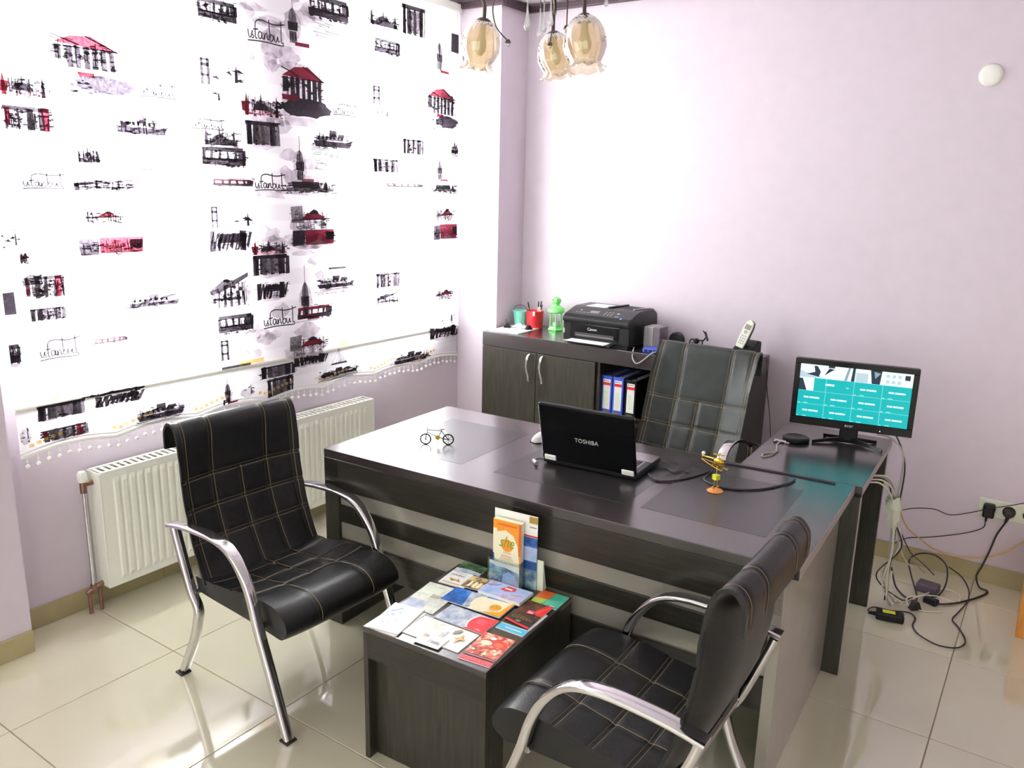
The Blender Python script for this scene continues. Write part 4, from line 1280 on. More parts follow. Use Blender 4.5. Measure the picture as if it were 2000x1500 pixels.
for a in (0.5, 0.5+PI/2):
    c, s_ = math.cos(a)*.020, math.sin(a)*.020
    mb.tube([(.004-c, -s_, .135), (.004+c, s_, .135)], .0022, 6)
mb.build('rotor', MATS['gold'], hc)

# ================================================================== monitor on the return
mo = thing('computer_monitor', 'black flat computer monitor showing a teal camera grid on the desk return', 'monitor', (-.664, 3.525, .7512), math.radians(9))
MB().box(-.036, .036, -.020, .006, .01, .13).build('neck', MATS['black_gloss'], mo, bevel=.004)
mb = MB()
for e in ((-.135, -.075), (.135, -.085), (-.10, .055), (.11, .05)):
    pts = [(0, -.01, .016), (e[0]*.45, e[1]*.35, .013), (e[0], e[1], .005)]
    mb.tube(pts, .01, 8, flat=[(.03, .012), (.018, .011), (.014, .009)], up=(0, 0, 1) if False else None)
mb.build('foot_star', MATS['black_gloss'], mo, smooth=50)
Z0, Z1, HWm = .068, .352, .2375
YF = -.042
MB().box(-HWm, HWm, YF, YF+.034, Z0, Z1).build('casing', MATS['black_plastic'], mo, bevel=.006)
mb = MB(); bz = .022; bb = .034
mb.box(-HWm, HWm, YF-.007, YF, Z1-bz, Z1); mb.box(-HWm, HWm, YF-.007, YF, Z0, Z0+bb); mb.box(-HWm, -HWm+bz, YF-.007, YF, Z0+bb, Z1-bz); mb.box(HWm-bz, HWm, YF-.007, YF, Z0+bb, Z1-bz)
mb.build('bezel', MATS['black_gloss'], mo, bevel=.002)
def glow(n, c, s): return mat(n, (0, 0, 0), .4, emit=c, es=s, spec=.3)
glow('s_teal', '00CFD2', .85); glow('s_line', '9DF6F4', 1.0); glow('s_text', 'E6FFFC', 1.1); glow('s_white', 'F2FBFA', 1.05); glow('s_grey', '9FB4C4', .9); glow('s_dark', '2A4358', .7); glow('s_pale', 'CBE3EC', .95); glow('s_led', 'DDE6FF', 2.0)
a0, a1, b0, b1 = -HWm+bz, HWm-bz, Z0+bb, Z1-bz
cw, ch = (a1-a0)/4, (b1-b0)/4
p = Print(); p.rect(a0, b0, a1, b1, 's_teal')
p.rect(a0, b1-ch, a1, b1, 's_white')
p.poly([(a0, b1-ch), (a0, b1-ch*.5), (a0+cw*.4, b1-ch*.75), (a0+cw*.9, b1-ch*.9), (a0+cw*.5, b1-ch)], 's_pale')
p.poly([(a0+cw*.25, b1-ch*.75), (a0+cw*.55, b1-ch*.55), (a0+cw*.5, b1-ch*.1), (a0+cw*.62, b1-ch*.1), (a0+cw*.75, b1-ch*.5), (a0+cw*.7, b1-ch*.9)], 's_dark')
p.poly([(a0+cw*.9, b1-ch*.75), (a0+cw*1.1, b1-ch*.45), (a0+cw*1.25, b1-ch*.25), (a0+cw*1.05, b1-ch*.2)], 's_dark'); p.rect(a0+cw*1.02, b1-ch*.16, a0+cw*1.25, b1, 's_dark')
p.poly([(a0+cw*1.62, b1-ch), (a0+cw*1.74, b1), (a0+cw*1.82, b1), (a0+cw*1.72, b1-ch)], 's_grey'); p.poly([(a0+cw*1.86, b1-ch), (a0+cw*1.9, b1), (a0+cw*1.99, b1), (a0+cw*1.98, b1-ch)], 's_dark')
p.rect(a0+cw*2.03, b1-ch, a0+cw*2.45, b1-ch*.3, 's_pale'); p.poly([(a0+cw*2.6, b1-ch), (a0+cw*2.52, b1), (a0+cw*2.92, b1), (a0+cw*2.88, b1-ch)], 's_dark'); p.poly([(a0+cw*2.7, b1-ch*.6), (a0+cw*2.65, b1-ch*.1), (a0+cw*2.88, b1-ch*.2)], 's_grey')
for i in range(2):
    for j in range(3): p.rect(a0+cw*(3.08+.2*j), b1-ch*(.42+.42*i), a0+cw*(3.2+.2*j), b1-ch*(.2+.42*i), 's_pale')
p.rect(a0+cw*3.72, b1-ch*.5, a0+cw*3.9, b1-ch*.15, 's_dark')
p.rect(a0, b1-2*ch, a0+cw*.55, b1-ch, 's_white'); p.poly([(a0, b1-2*ch), (a0, b1-ch*1.1), (a0+cw*.12, b1-ch*1.1), (a0+cw*.3, b1-ch*2)], 's_dark')
p.rect(a0+cw*.97, b1-ch*1.5, a0+cw*1.3, b1-ch*1.36, 's_text'); p.rect(a0+cw*1.72, b1-ch*1.56, a0+cw*1.82, b1-ch*1.48, 's_line')
for r_ in range(1, 4):
    for c_ in range(4):
        if r_ == 1 and c_ < 2: continue
        p.rect(a0+cw*(c_+.22), b1-ch*(r_+.56), a0+cw*(c_+.41), b1-ch*(r_+.44), 's_text'); p.rect(a0+cw*(c_+.44), b1-ch*(r_+.56), a0+cw*(c_+.80), b1-ch*(r_+.44), 's_text')
        p.rect(a0+cw*(c_+.02), b1-ch*(r_+.98), a0+cw*(c_+.10), b1-ch*(r_+.92), 's_line'); p.rect(a0+cw*(c_+.22), b1-ch*(r_+.97), a0+cw*(c_+.38), b1-ch*(r_+.91), 's_line')
for k in range(1, 4):
    p.rect(a0+cw*k-.0008, b0, a0+cw*k+.0008, b1-ch if k != 2 else b1, 's_line'); p.rect(a0, b1-ch*k-.0006, a1, b1-ch*k+.0006, 's_line')
p.build('screen', mo, MATS, lambda x, z, h: (x, YF-.001-h, z), lift=8e-6)
p = Print(); p.text('acer', -.018, Z0+.012, .034, 'lid_logo', .1); p.disc(.118, Z0+.012, .0022, 's_led', n=10)
p.build('bezel_marks', mo, MATS, lambda x, z, h: (x, YF-.0072-h, z))

# things on the return beside the monitor
tag(MB().lathe([(0, .002), (.050, .002), (.056, .006), (.056, .016), (.046, .020), (.030, .013), (0, .012)], 28).build('ashtray', MATS['black_plastic'], None, smooth=40, loc=(-.850, 3.415, .7496)), 'round black dish on the desk return beside the monitor', 'dish')
us = thing('usb_hub', 'small chrome USB hub with a short cord on the desk return', 'usb hub', (-.895, 3.345, .7496), math.radians(-10))
MB().box(-.028, .028, -.008, .008, 0, .012).build('body', MATS['chrome'], us, bevel=.003)
MB().box(.028, .042, -.006, .006, .002, .009).build('plug', MATS['steel'], us, bevel=.001)
MB().sphere((-.02, -.012, .005), .005, 8).build('button', MATS['chrome'], us, smooth=60)
MB().tube(spline([(.0, -.008, .006), (.01, -.05, .003), (.035, -.10, .003), (.05, -.15, .004), (.03, -.20, .004), (.045, -.24, .004), (.06, -.19, .005), (.05, -.12, .004)], 6), .003, 6).build('cord', MATS['cable_grey'], us, smooth=60)

def cable(name, label, pts, rad, m, group=None, cat='cable'):
    o = MB().tube(spline(pts, 7), rad, 6).build(name, MATS[m], smooth=70)
    return tag(o, label, cat, group)
dz = .7545
cable('laptop_cable', 'black laptop power cord curving across the desktop to the return', [(-1.155, 2.60, .762), (-1.12, 2.575, dz), (-1.07, 2.60, dz), (-1.02, 2.70, dz), (-.99, 2.80, dz), (-.98, 2.70, dz), (-.93, 2.66, dz), (-.86, 2.66, dz), (-.78, 2.72, dz), (-.72, 2.84, dz), (-.71, 2.90, dz)], .0035, 'cable_black')
cable('thin_cable', 'thin dark cord running along the seam behind the desktop', [(-.985, 2.925, dz-.001), (-.90, 2.935, dz-.001), (-.80, 2.944, dz-.001), (-.71, 2.95, dz-.001), (-.58, 2.955, dz-.001)], .0032, 'cable_black')
cable('usb_cable', 'short black lead with loose end beside the laptop', [(-1.165, 2.70, .758), (-1.13, 2.72, dz), (-1.10, 2.70, dz), (-1.075, 2.735, dz), (-1.05, 2.73, dz)], .003, 'cable_black')
dg = thing('usb_plug', 'grey USB plug with lead lying in front of the laptop lid', 'usb plug', (-1.575, 2.475, DZ), math.radians(-40))
MB().tube([(0, 0, .008), (.035, 0, .008)], .008, 10).build('plug_body', MATS['grey_plastic'], dg, smooth=40)
MB().tube(spline([(0, 0, .008), (-.02, .02, .006), (-.015, .05, .005), (.02, .07, .005)], 5), .002, 6).build('lead', MATS['cable_black'], dg, smooth=60)

# ================================================================== things on the credenza
KZ = .9583
pr = thing('printer', 'black multifunction inkjet printer on the low cabinet', 'printer', (-2.255, 3.805, KZ))
PW, PDp = .405, .345
prof = [(0, .012), (0, .112), (-.014, .120), (-.014, .140), (.012, .158), (.10, .184), (.13, .190), (.29, .190), (.335, .165), (.345, .14), (.345, .012)]
b = MB().prism(prof, 0, PW, 'x').build('body', MATS['black_plastic'], pr, bevel=.006, seg=3)
MB().box(.02, PW-.02, .02, PDp-.02, 0, .012).build('underside', MATS['dark_rubber'], pr)
MB().box(.045, PW-.06, -.0015, .003, .03, .108).build('front_panel', MATS['black_gloss'], pr, bevel=.002)
MB().box(.075, PW-.09, -.003, .0, .040, .062).build('paper_slot', MATS['dark_rubber'], pr)
MB().box(.085, PW-.095, -.0034, -.0028, .046, .049).build('slot_rollers', MATS['steel'], pr)
MB().box(.05, PW-.075, -.072, .0, .014, .022).build('output_tray', MATS['black_plastic'], pr, bevel=.003)
MB().box(.06, PW-.105, -.085, -.004, .0222, .0242).build('tray_paper', MATS['paper'], pr)
mat('pr_logo', 'D9DADA', .4); mat('pr_dim', '9A9A9E', .4); mat('recess_shade', '0A090B', .7); mat('pr_led', '3B6FD8', .3, emit='5C9BFF', es=1.5)
p = Print(); p.text('Canon', .155, .078, .055, 'pr_logo'); p.build('logo', pr, MATS, lambda x, z, h: (x, -.0016-h, z))
def slope(x, t, h): # point on the sloped control panel
    y = .012+(.10-.012)*t; z = .158+(.184-.158)*t
    return (x, y-h*.28, z+h*.96)
p = Print()
for k in range(4): p.rect(.055+k*.022, .30, .067+k*.022, .36, 'pr_dim')
for k in range(3):
    for j in range(3): p.rect(.225+k*.020, .25+j*.2, .235+k*.020, .32+j*.2, 'pr_dim')
p.rect(.135, .35, .190, .70, 'lcd_grey'); p.disc(.075, .62, .005, 'pr_logo', ry=.05); p.rect(.295, .55, .310, .66, 'pr_logo'); p.rect(.30, .15, .318, .24, 'pr_dim'); p.disc(.345, -.02, .007, 'pr_led', ry=.07)
tag(p.build('control_panel', pr, MATS, slope), kind='stuff')
p = Print(); p.poly([(.225, .135), (.345, .150), (.385, .275), (.255, .290)], 'recess_shade'); p.build('feeder_recess_shade', pr, MATS, lambda x, y, h: (x, y, .1902+h))  # flat dark patch painted on the lid for the shade of a sunken feeder
MB().prism([(.225, .130), (.255, .290), (.235, .290), (.205, .130)], .1895, .199, 'z').build('feeder_guide', MATS['black_plastic'], pr, bevel=.002)
MB().prism([(.345, .150), (.385, .275), (.395, .270), (.357, .146)], .1895, .196, 'z').build('feeder_guide', MATS['grey_plastic'], pr, bevel=.002)
MB().box(.07, .19, .12, .25, .1902, .1912).build('top_sheet', MATS['paper'], pr)
MB().box(-.001, .010, -.001, .02, .05, .075).build('card_slot_light', MATS['pr_dim'], pr)
cable('printer_cable', 'grey printer lead hanging over the cabinet top edge', [(-1.845, 3.86, .966), (-1.82, 3.80, .962), (-1.80, 3.755, .930), (-1.775, 3.752, .905), (-1.74, 3.757, .925), (-1.70, 3.79, .966), (-1.66, 3.88, .968), (-1.63, 3.95, .966)], .0035, 'cable_grey')

pot = thing('teal_bucket', 'small teal metal bucket pot with wire handle on the low cabinet', 'pot', (-2.728, 4.085, KZ))
MB().lathe([(0, .0), (.034, .0), (.046, .085), (.051, .094), (.048, .096), (.043, .086), (.032, .006), (0, .006)], 28).build('bucket', MATS['teal'], pot, smooth=45)
MB().tube([(.050*math.cos(a), 0, .092+.036*math.sin(a)) for a in [PI*k/16 for k in range(17)]], .0015, 6).build('handle', MATS['bronze'], pot, smooth=60)
rp = thing('red_pot', 'red metal pencil pot on the low cabinet beside the teal bucket', 'pot', (-2.620, 4.080, KZ))
MB().lathe([(0, 0), (.046, 0), (.048, .003), (.052, .096), (.054, .104), (.050, .105), (.047, .095), (.044, .006), (0, .006)], 28).build('pot', MATS['red'], rp, smooth=45)
MB().box(.020, .032, -.056, -.048, .080, .106).build('clip', MATS['paper'], rp, bevel=.001)
for k, (dx, dy, tx, ty, c, ln, lab) in enumerate(((-.030, .0, -.030, .01, 'black_plastic', .150, 'dark pen leaning left in the red pencil pot'), (.008, .01, .004, .01, 'paper', .160, 'white pen with dark tip in the red pencil pot'), (.024, .0, .020, .0, 'paper', .165, 'cream pencil with dark end in the red pencil pot'), (.030, -.01, .026, .0, 'paper', .145, 'short cream pencil in the red pencil pot'))):
    a = Vector((-2.620+dx*.5, 4.080+dy, KZ+.0075)); e = Vector((-2.620+dx+tx, 4.080+dy+ty, KZ+ln))
    pn = MB().tube([a, a.lerp(e, .78)], .0032, 8).build('pen', MATS['paper'] if k else MATS['brown_red'], smooth=60)
    tag(pn, lab, 'pen', 'pens in the red pot')
    MB().tube([a.lerp(e, .78), e], [.0040, .0036], 8).build('pen_cap', MATS['black_plastic'], pn, smooth=60)
ln = thing('lantern', 'bright green metal candle lantern with domed cap on the low cabinet', 'lantern', (-2.480, 4.095, KZ))
MB().lathe([(0, 0), (.050, 0), (.052, .006), (.044, .014), (.040, .024), (0, .024)], 6).build('base', MATS['green'], ln)
MB().lathe([(.034, .024), (.034, .108)], 6).build('glass', MATS['lantern_glass'], ln)
for k in range(6):
    a = 2*PI*k/6
    MB().tube([(.037*math.cos(a), .037*math.sin(a), .022), (.037*math.cos(a), .037*math.sin(a), .112)], .0042, 6).build('post', MATS['green'], ln)
MB().lathe([(.044, .106), (.052, .110), (.052, .114), (.047, .128), (.032, .142), (.020, .148), (.018, .160), (0, .160)], 24).build('roof', MATS['green'], ln, smooth=40)
cp = MB().lathe([(.016, .156), (.026, .164), (.028, .176), (.022, .190), (.012, .198), (0, .200)], 20).build('cap', MATS['green'], ln, smooth=50)
mb = MB()
for k in range(6):
    a = 2*PI*k/6+.3; mb.sphere((.0255*math.cos(a), .0255*math.sin(a), .182), .0035, 6); mb.sphere((.043*math.cos(a), .043*math.sin(a), .131), .0035, 6)
mb.build('air_holes', MATS['bronze'], ln)
MB().lathe([(0, .024), (.018, .024), (.018, .045), (0, .045)], 16).build('candle', MATS['paper'], ln, smooth=40)
pap = MB().box(-.10, .10, -.145, .145, 0, .003).build('paper_sheet', MATS['paper'], None, loc=(-2.672, 3.955, KZ), rotz=math.radians(3))
tag(pap, 'white paper sheets lying at the end of the low cabinet', 'paper')
cp_ = MB()
rn = random.Random(3); n = 9; vs = []
for j in range(n):
    for i in range(n): vs.append((-.05+.1*i/(n-1)+rn.uniform(-.006, .006), -.03+.06*j/(n-1)+rn.uniform(-.005, .005), .004+.030*rn.random()*math.sin(PI*i/(n-1))*math.sin(PI*j/(n-1))))
cp_.add(vs, [(j*n+i, j*n+i+1, (j+1)*n+i+1, (j+1)*n+i) for j in range(n-1) for i in range(n-1)])
tag(cp_.build('crumpled_paper', MATS['paper'], None, loc=(-2.675, 4.00, KZ+.0034)), 'crumpled white paper scrap in front of the teal bucket', 'paper')
for q, (x, y, a) in enumerate(((-2.735, 3.955, .3), (-2.60, 3.985, 1.0))):
    mb = MB().prism([(-.022, 0), (.022, 0), (.004, .026), (-.004, .026)], -.014, .014, 'y')
    o = mb.build('binder_clip', MATS['black_plastic'], None, loc=(x, y, KZ+.0032), rotz=a)
    tag(o, ('black paper clip lying on the white sheets near the pier', 'black paper clip on the white sheets before the red pot')[q], 'clip')
    MB().tube(spline([(-.004, -.01, .024), (-.01, -.012, .048), (-.01, .012, .048), (-.004, .01, .024)], 4), .0012, 5).build('wire_handle', MATS['bronze'], o)
mat('grey_case', '9B9998', .4); mat('grey_case_dark', '6F646D', .5)
xd = thing('external_drive', 'grey upright hard drive case beside the printer', 'hard drive', (-1.775, 3.955, KZ))
MB().box(-.045, .010, -.04, .07, 0, .118).build('front_shell', MATS['grey_case'], xd, bevel=.006, seg=3)
MB().box(.010, .048, -.04, .07, 0, .118).build('rear_shell', MATS['grey_case_dark'], xd, bevel=.006, seg=3)
sw = thing('network_switch', 'small blue network switch lying beside the hard drive', 'network switch', (-1.715, 3.845, KZ), math.radians(8))
MB().box(-.06, .06, -.035, .045, 0, .022).build('case', MATS['blue'], sw, bevel=.004)
for k in range(4): MB().box(-.048+k*.024, -.032+k*.024, -.0365, -.034, .005, .016).build('port', MATS['black_plastic'], sw)
dm = thing('round_speaker', 'round black speaker standing behind the executive chair', 'speaker', (-1.672, 4.02, KZ))
MB().lathe([(0, -.014), (.036, -.014), (.044, -.006), (.044, .006), (.036, .014), (0, .014)], 28, mat=Matrix.Translation((0, 0, .046)) @ Matrix.Rotation(PI/2, 4, 'X')).build('speaker_body', MATS['black_plastic'], dm, smooth=40)
MB().box(-.03, .03, -.02, .02, 0, .008).build('stand', MATS['black_plastic'], dm, bevel=.002)
# small dark figurine on a bicycle shape
fg = thing('metal_figurine', 'small black metal figurine standing behind the executive chair', 'figurine', (-1.545, 4.0, KZ+.0))
MB().box(-.055, .055, -.02, .02, 0, .010).build('plinth', MATS['black_plastic'], fg, bevel=.002)
mb = MB().tube(spline([(-.045, 0, .010), (-.045, 0, .055), (-.030, 0, .066), (-.018, 0, .058)], 4), .004, 8)
mb.tube([(-.035, 0, .010), (-.03, 0, .05)], .003, 6); mb.sphere((-.010, 0, .058), .017, 12, .9); mb.tube([(.0, 0, .060), (.03, 0, .066)], .004, 8)
mb.tube([(.020, 0, .010), (.024, 0, .064)], .0035, 8); mb.tube([(.028, 0, .064), (.042, 0, .085)], .004, 8); mb.tube([(.030, .012, .108), (.056, -.012, .070)], .006, 8); mb.tube([(.026, -.01, .118), (.034, .01, .100)], .003, 6)
mb.build('figure', MATS['black_plastic'], fg, smooth=50)
# cordless phone in its cradle
ph = thing('phone_cradle', 'black charging cradle of the cordless phone on the low cabinet', 'phone base', (-1.300, 4.02, KZ), math.radians(-8))
MB().prism([(-.06, 0), (.06, 0), (.06, .085), (.03, .092), (-.06, .045)], -.045, .060, 'x').build('cradle', MATS['black_plastic'], ph, bevel=.006, seg=3)
hs = thing('cordless_phone', 'silver grey cordless phone handset standing in its black cradle', 'phone', (-1.318, 3.985, KZ+.055), math.radians(-8))
R_ = Matrix.Translation((0, 0, 0)) @ Matrix.Rotation(math.radians(14), 4, 'Y') @ Matrix.Rotation(math.radians(-18), 4, 'X')
pts = [(-.021+.042*0, 0)]
out = [(-.020, .0), (.020, .0), (.024, .03), (.024, .11), (.019, .140), (.0, .150), (-.019, .140), (-.024, .11), (-.024, .03)]
mb = MB(); n = len(out)
vs = [R_ @ Vector((x, -.012, z)) for x, z in out] + [R_ @ Vector((x, .0, z)) for x, z in out]
mb.add(vs, [tuple(range(n-1, -1, -1)), tuple(range(n, 2*n))] + [(i, (i+1) % n, n+(i+1) % n, n+i) for i in range(n)])
mb.build('handset', MATS['cream_plastic'], hs, bevel=.004, seg=2)
vs = [R_ @ Vector((x*1.04, .0, z)) for x, z in out] + [R_ @ Vector((x*1.04, .014, z*1.01)) for x, z in out]
MB().add(vs, [tuple(range(n-1, -1, -1)), tuple(range(n, 2*n))] + [(i, (i+1) % n, n+(i+1) % n, n+i) for i in range(n)]).build('back_shell', MATS['black_plastic'], hs, bevel=.003)
p = Print(); p.rect(-.016, .098, .016, .124, 'lcd_grey'); p.disc(0, .084, .010, 'pr_dim', n=14)
for j in range(4):
    for i in range(3): p.rect(-.015+i*.011, .020+j*.013, -.008+i*.011, .027+j*.013, 'pr_dim')
p.build('keypad', hs, MATS, lambda x, z, h: R_ @ Vector((x, -.0125-h, z)))

# ================================================================== sockets and cables by the wall
so = thing('socket_plate', 'cream triple wall socket plate on the lilac wall', 'socket', (-.055, YB, .370))
MB().box(-.127, .127, -.011, 0, -.044, .044).build('plate', MATS['cream_plastic'], so, bevel=.004, seg=3)
for x in (-.081, -.002, .078):
    MB().lathe([(.030, 0), (.031, .003), (.027, .004), (.025, -.004), (0, -.004)], 24, mat=Matrix.Translation((x, -.011, 0)) @ Matrix.Rotation(PI/2, 4, 'X')).build('socket_ring', MATS['cream_plastic'], so, smooth=40)
ad = thing('power_adapter', 'black plug-in power adapter in the wall socket', 'adapter', (-.136, YB-.0155, .368))
MB().box(-.024, .024, -.040, 0, -.035, .030).build('body', MATS['black_plastic'], ad, bevel=.008, seg=3)
MB().tube([(-.005, -.02, -.034), (-.006, -.02, -.060)], [.006, .004], 8).build('strain_relief', MATS['black_plastic'], ad, smooth=40)
pl = thing('power_plug', 'round black mains plug beside the power adapter', 'plug', (-.057, YB-.0155, .370))
MB().lathe([(.021, 0), (.023, .006), (.023, .022), (.014, .034), (0, .036)], 20, mat=Matrix.Rotation(PI/2, 4, 'X')).build('body', MATS['cable_black'], pl, smooth=40)
MB().tube([(0, -.022, -.012), (-.008, -.024, -.048)], [.010, .005], 10).build('strain_relief', MATS['cable_black'], pl, smooth=50)
G = 'cables tangled on the floor behind the desk'
fz = .006
cable('extension_cable', 'thick black mains cord from the wall plug, coiling to the floor', [(-.066, YB-.04, .320), (-.090, 4.165, .255), (-.105, 4.16, .18), (-.125, 4.14, .10), (-.140, 4.12, .05), (-.12, 4.09, .012), (-.085, 4.08, fz), (-.11, 4.00, fz), (-.18, 3.88, fz), (-.25, 3.81, fz), (-.30, 3.82, fz)], .0042, 'cable_black', G)
cable('adapter_cord', 'thin black lead from the wall adapter, drooping towards the desk', [(-.142, YB-.04, .306), (-.150, 4.165, .275), (-.21, 4.165, .235), (-.30, 4.165, .195), (-.38, 4.165, .165), (-.45, 4.13, .155), (-.49, 4.0, .165)], .0026, 'cable_black', G)
cable('phone_lead', 'thin grey lead running over the power adapter along the wall', [(.10, 4.185, .50), (.02, 4.180, .445), (-.06, 4.175, .405), (-.136, 4.138, .385), (-.20, 4.17, .340), (-.29, 4.18, .300), (-.36, 4.18, .312), (-.44, 4.17, .300), (-.48, 4.05, .32)], .0022, 'dark_rubber', G)
cable('network_cable', 'orange network cable looping along the skirting', [(.12, 4.185, .34), (.04, 4.18, .265), (-.06, 4.18, .165), (-.16, 4.178, .115), (-.26, 4.175, .10), (-.34, 4.16, .12), (-.40, 4.08, .19), (-.44, 3.90, .30), (-.45, 3.70, .45)], .0028, 'cable_orange', G)
cable('extension_cable', 'long black cord making a wide loop on the open tile floor', [(-.46, 3.53, .02), (-.50, 3.55, fz), (-.485, 3.60, fz), (-.42, 3.61, fz), (-.35, 3.64, fz), (-.318, 3.60, fz), (-.318, 3.53, fz), (-.285, 3.465, fz), (-.211, 3.422, fz), (-.148, 3.441, fz), (-.122, 3.49, fz), (-.125, 3.55, fz), (-.161, 3.64, fz), (-.186, 3.69, fz), (-.172, 3.78, fz), (-.15, 3.92, fz), (-.16, 4.05, fz), (-.20, 4.12, .03), (-.26, 4.15, .05)], .0030, 'cable_black', G)
cable('extension_cable', 'black cord standing up in a round coil near the skirting', [(-.34, 3.72, fz), (-.345, 3.82, .01), (-.40, 4.00, .03), (-.425, 4.09, .06), (-.39, 4.13, .09), (-.32, 4.13, .10), (-.265, 4.09, .075), (-.25, 4.00, .03), (-.265, 3.90, fz), (-.30, 3.86, fz)], .0036, 'cable_black', G)
cable('extension_cable', 'short black cord from under the return to the coil', [(-.47, 3.86, .10), (-.44, 3.83, .03), (-.40, 3.80, fz), (-.36, 3.77, fz), (-.335, 3.745, fz)], .0038, 'cable_black', G)
cable('white_lead', 'white lead lying in a flat ring on the floor', [(-.40, 3.70, .004), (-.33, 3.83, .012), (-.26, 3.97, .010), (-.19, 3.96, .005), (-.19, 3.87, .005), (-.27, 3.83, .03), (-.34, 3.80, .02), (-.38, 3.76, .012), (-.35, 3.70, .005), (-.29, 3.70, .005), (-.23, 3.74, .005)], .0026, 'cable_white', G)
cable('white_lead', 'white lead on the floor at the return leg', [(-.46, 3.82, .10), (-.45, 3.79, .01), (-.42, 3.74, .004), (-.41, 3.70, .004), (-.36, 3.72, .004), (-.33, 3.75, .018)], .0024, 'cable_white', G)
# bundle falling down the end of the return
cb = thing('cable_bundle', 'bundle of white, grey and black cables taped together beside the desk return', 'cables')
def bundle_cable(lab, pts, rad, m, g=None):
    o = MB().tube(spline(pts, 7), rad, 6).build('cable', MATS[m], cb, smooth=70)
    o['label'] = lab
B_ = 'cables falling down beside the desk return'
bundle_cable('grey monitor cable arching over the desk return edge', [(-.56, 3.56, .80), (-.52, 3.60, .785), (-.475, 3.59, .760), (-.447, 3.56, .715), (-.440, 3.52, .60), (-.445, 3.50, .45), (-.445, 3.55, .25), (-.44, 3.62, .06), (-.43, 3.66, fz)], .0042, 'cable_grey', B_)
bundle_cable('black monitor power cable beside the grey one', [(-.54, 3.58, .86), (-.50, 3.62, .80), (-.462, 3.60, .74), (-.437, 3.575, .66), (-.436, 3.54, .50), (-.438, 3.56, .30), (-.455, 3.66, .10), (-.46, 3.70, fz)], .0034, 'cable_black', B_)
for k, (x, y, m, lab) in enumerate(((-.470, 3.24, 'cable_white', 'cream cable curving out from under the desk return'), (-.475, 3.20, 'cable_white', 'second cream cable emerging under the desk return'), (-.468, 3.28, 'cable_grey', 'grey cable emerging under the desk return'), (-.466, 3.30, 'cable_white', 'white cable hanging nearest the wall in the bundle'), (-.472, 3.26, 'cable_black', 'black cable hanging within the white bundle'))):
    bundle_cable(lab, [(-.60, y-.02, .690), (-.52, y, .700), (x, y+.05, .690), (-.440-.004*k, y+.14, .62), (-.430-.006*k, y+.21, .50), (-.435+.008*k, y+.27, .34), (-.445-.012*k, y+.33, .16), (-.44+.01*k, 3.64+.02*k, .02), (-.42+.015*k, 3.68+.03*k, fz)], .0032, m, B_)
for k in range(3):
    bundle_cable(('thin cream cable slanting to the skirting', 'thin grey cable slanting to the skirting', 'thin dark cable slanting to the skirting')[k], [(-.44, 3.40, .54), (-.43, 3.52+.02*k, .42), (-.43+.02*k, 3.75, .24), (-.42+.03*k, 3.98+.02*k, .09), (-.39+.04*k, 4.08, .02)], .0024, ('cable_white', 'cable_grey', 'cable_black')[k], B_)
mb = MB(); rn = random.Random(5); n = 10; vs = []
for j in range(8):
    z = .600-.16*j/7
    for k in range(n):
        a = 2*PI*k/n; rr = .026*(1-.35*abs(j-2)/5)+rn.uniform(-.006, .006)
        vs.append((-.440+rr*math.cos(a), 3.385+.012*j+rr*1.2*math.sin(a), z+rn.uniform(-.008, .008)))
mb.add(vs, [(j*n+k, j*n+(k+1) % n, (j+1)*n+(k+1) % n, (j+1)*n+k) for j in range(7) for k in range(n)])
mb.build('tape_wrap', MATS['cream_plastic'], cb, smooth=30)['label'] = 'white crumpled tape'
cable('thin_lead', 'thin dark lead hanging beside the low cabinet end down behind the return', [(-1.215, 4.12, .952), (-1.205, 4.10, .93), (-1.19, 4.08, .82), (-1.14, 4.02, .66), (-1.10, 3.95, .50), (-1.08, 3.93, .30), (-1.06, 3.95, fz)], .002, 'cable_black')
# adapters on the floor
a1_ = thing('floor_adapter', 'black power brick with yellow label on the tile floor', 'adapter', (-.410, 3.535, 0), math.radians(12))
MB().box(-.055, .055, -.026, .026, .0, .034).build('body', MATS['black_plastic'], a1_, bevel=.006)
MB().box(-.03, .02, -.012, .016, .0338, .0346).build('label_sticker', MATS['gold_yellow'], a1_)
MB().tube([(-.055, 0, .016), (-.085, .0, .012)], [.010, .004], 8).build('strain_relief', MATS['black_plastic'], a1_, smooth=40)
a2_ = thing('floor_adapter', 'grey purple power brick beside the cord coil', 'adapter', (-.315, 3.925, 0), math.radians(-8))
MB().box(-.045, .045, -.035, .035, .0, .040).build('body', MATS['grey_dark'] if 'grey_dark' in MATS else mat('grey_dark', '5A505C', .5), a2_, bevel=.006)
MB().box(-.046, -.03, -.02, .02, .01, .03).build('socket_face', MATS['cream_plastic'], a2_)
a3_ = thing('floor_adapter', 'small black inline connector joining the thick cord', 'adapter', (-.285, 3.80, 0), math.radians(-20))
MB().box(-.030, .030, -.018, .018, .0, .028).build('body', MATS['black_plastic'], a3_, bevel=.006)
a4_ = thing('cord_connector', 'black triangular cord connector at the coil foot', 'adapter', (-.335, 3.70, 0), math.radians(40))
MB().prism([(-.026, 0), (.026, 0), (.010, .040), (-.010, .040)], -.016, .016, 'y').build('body', MATS['cable_black'], a4_, bevel=.004)

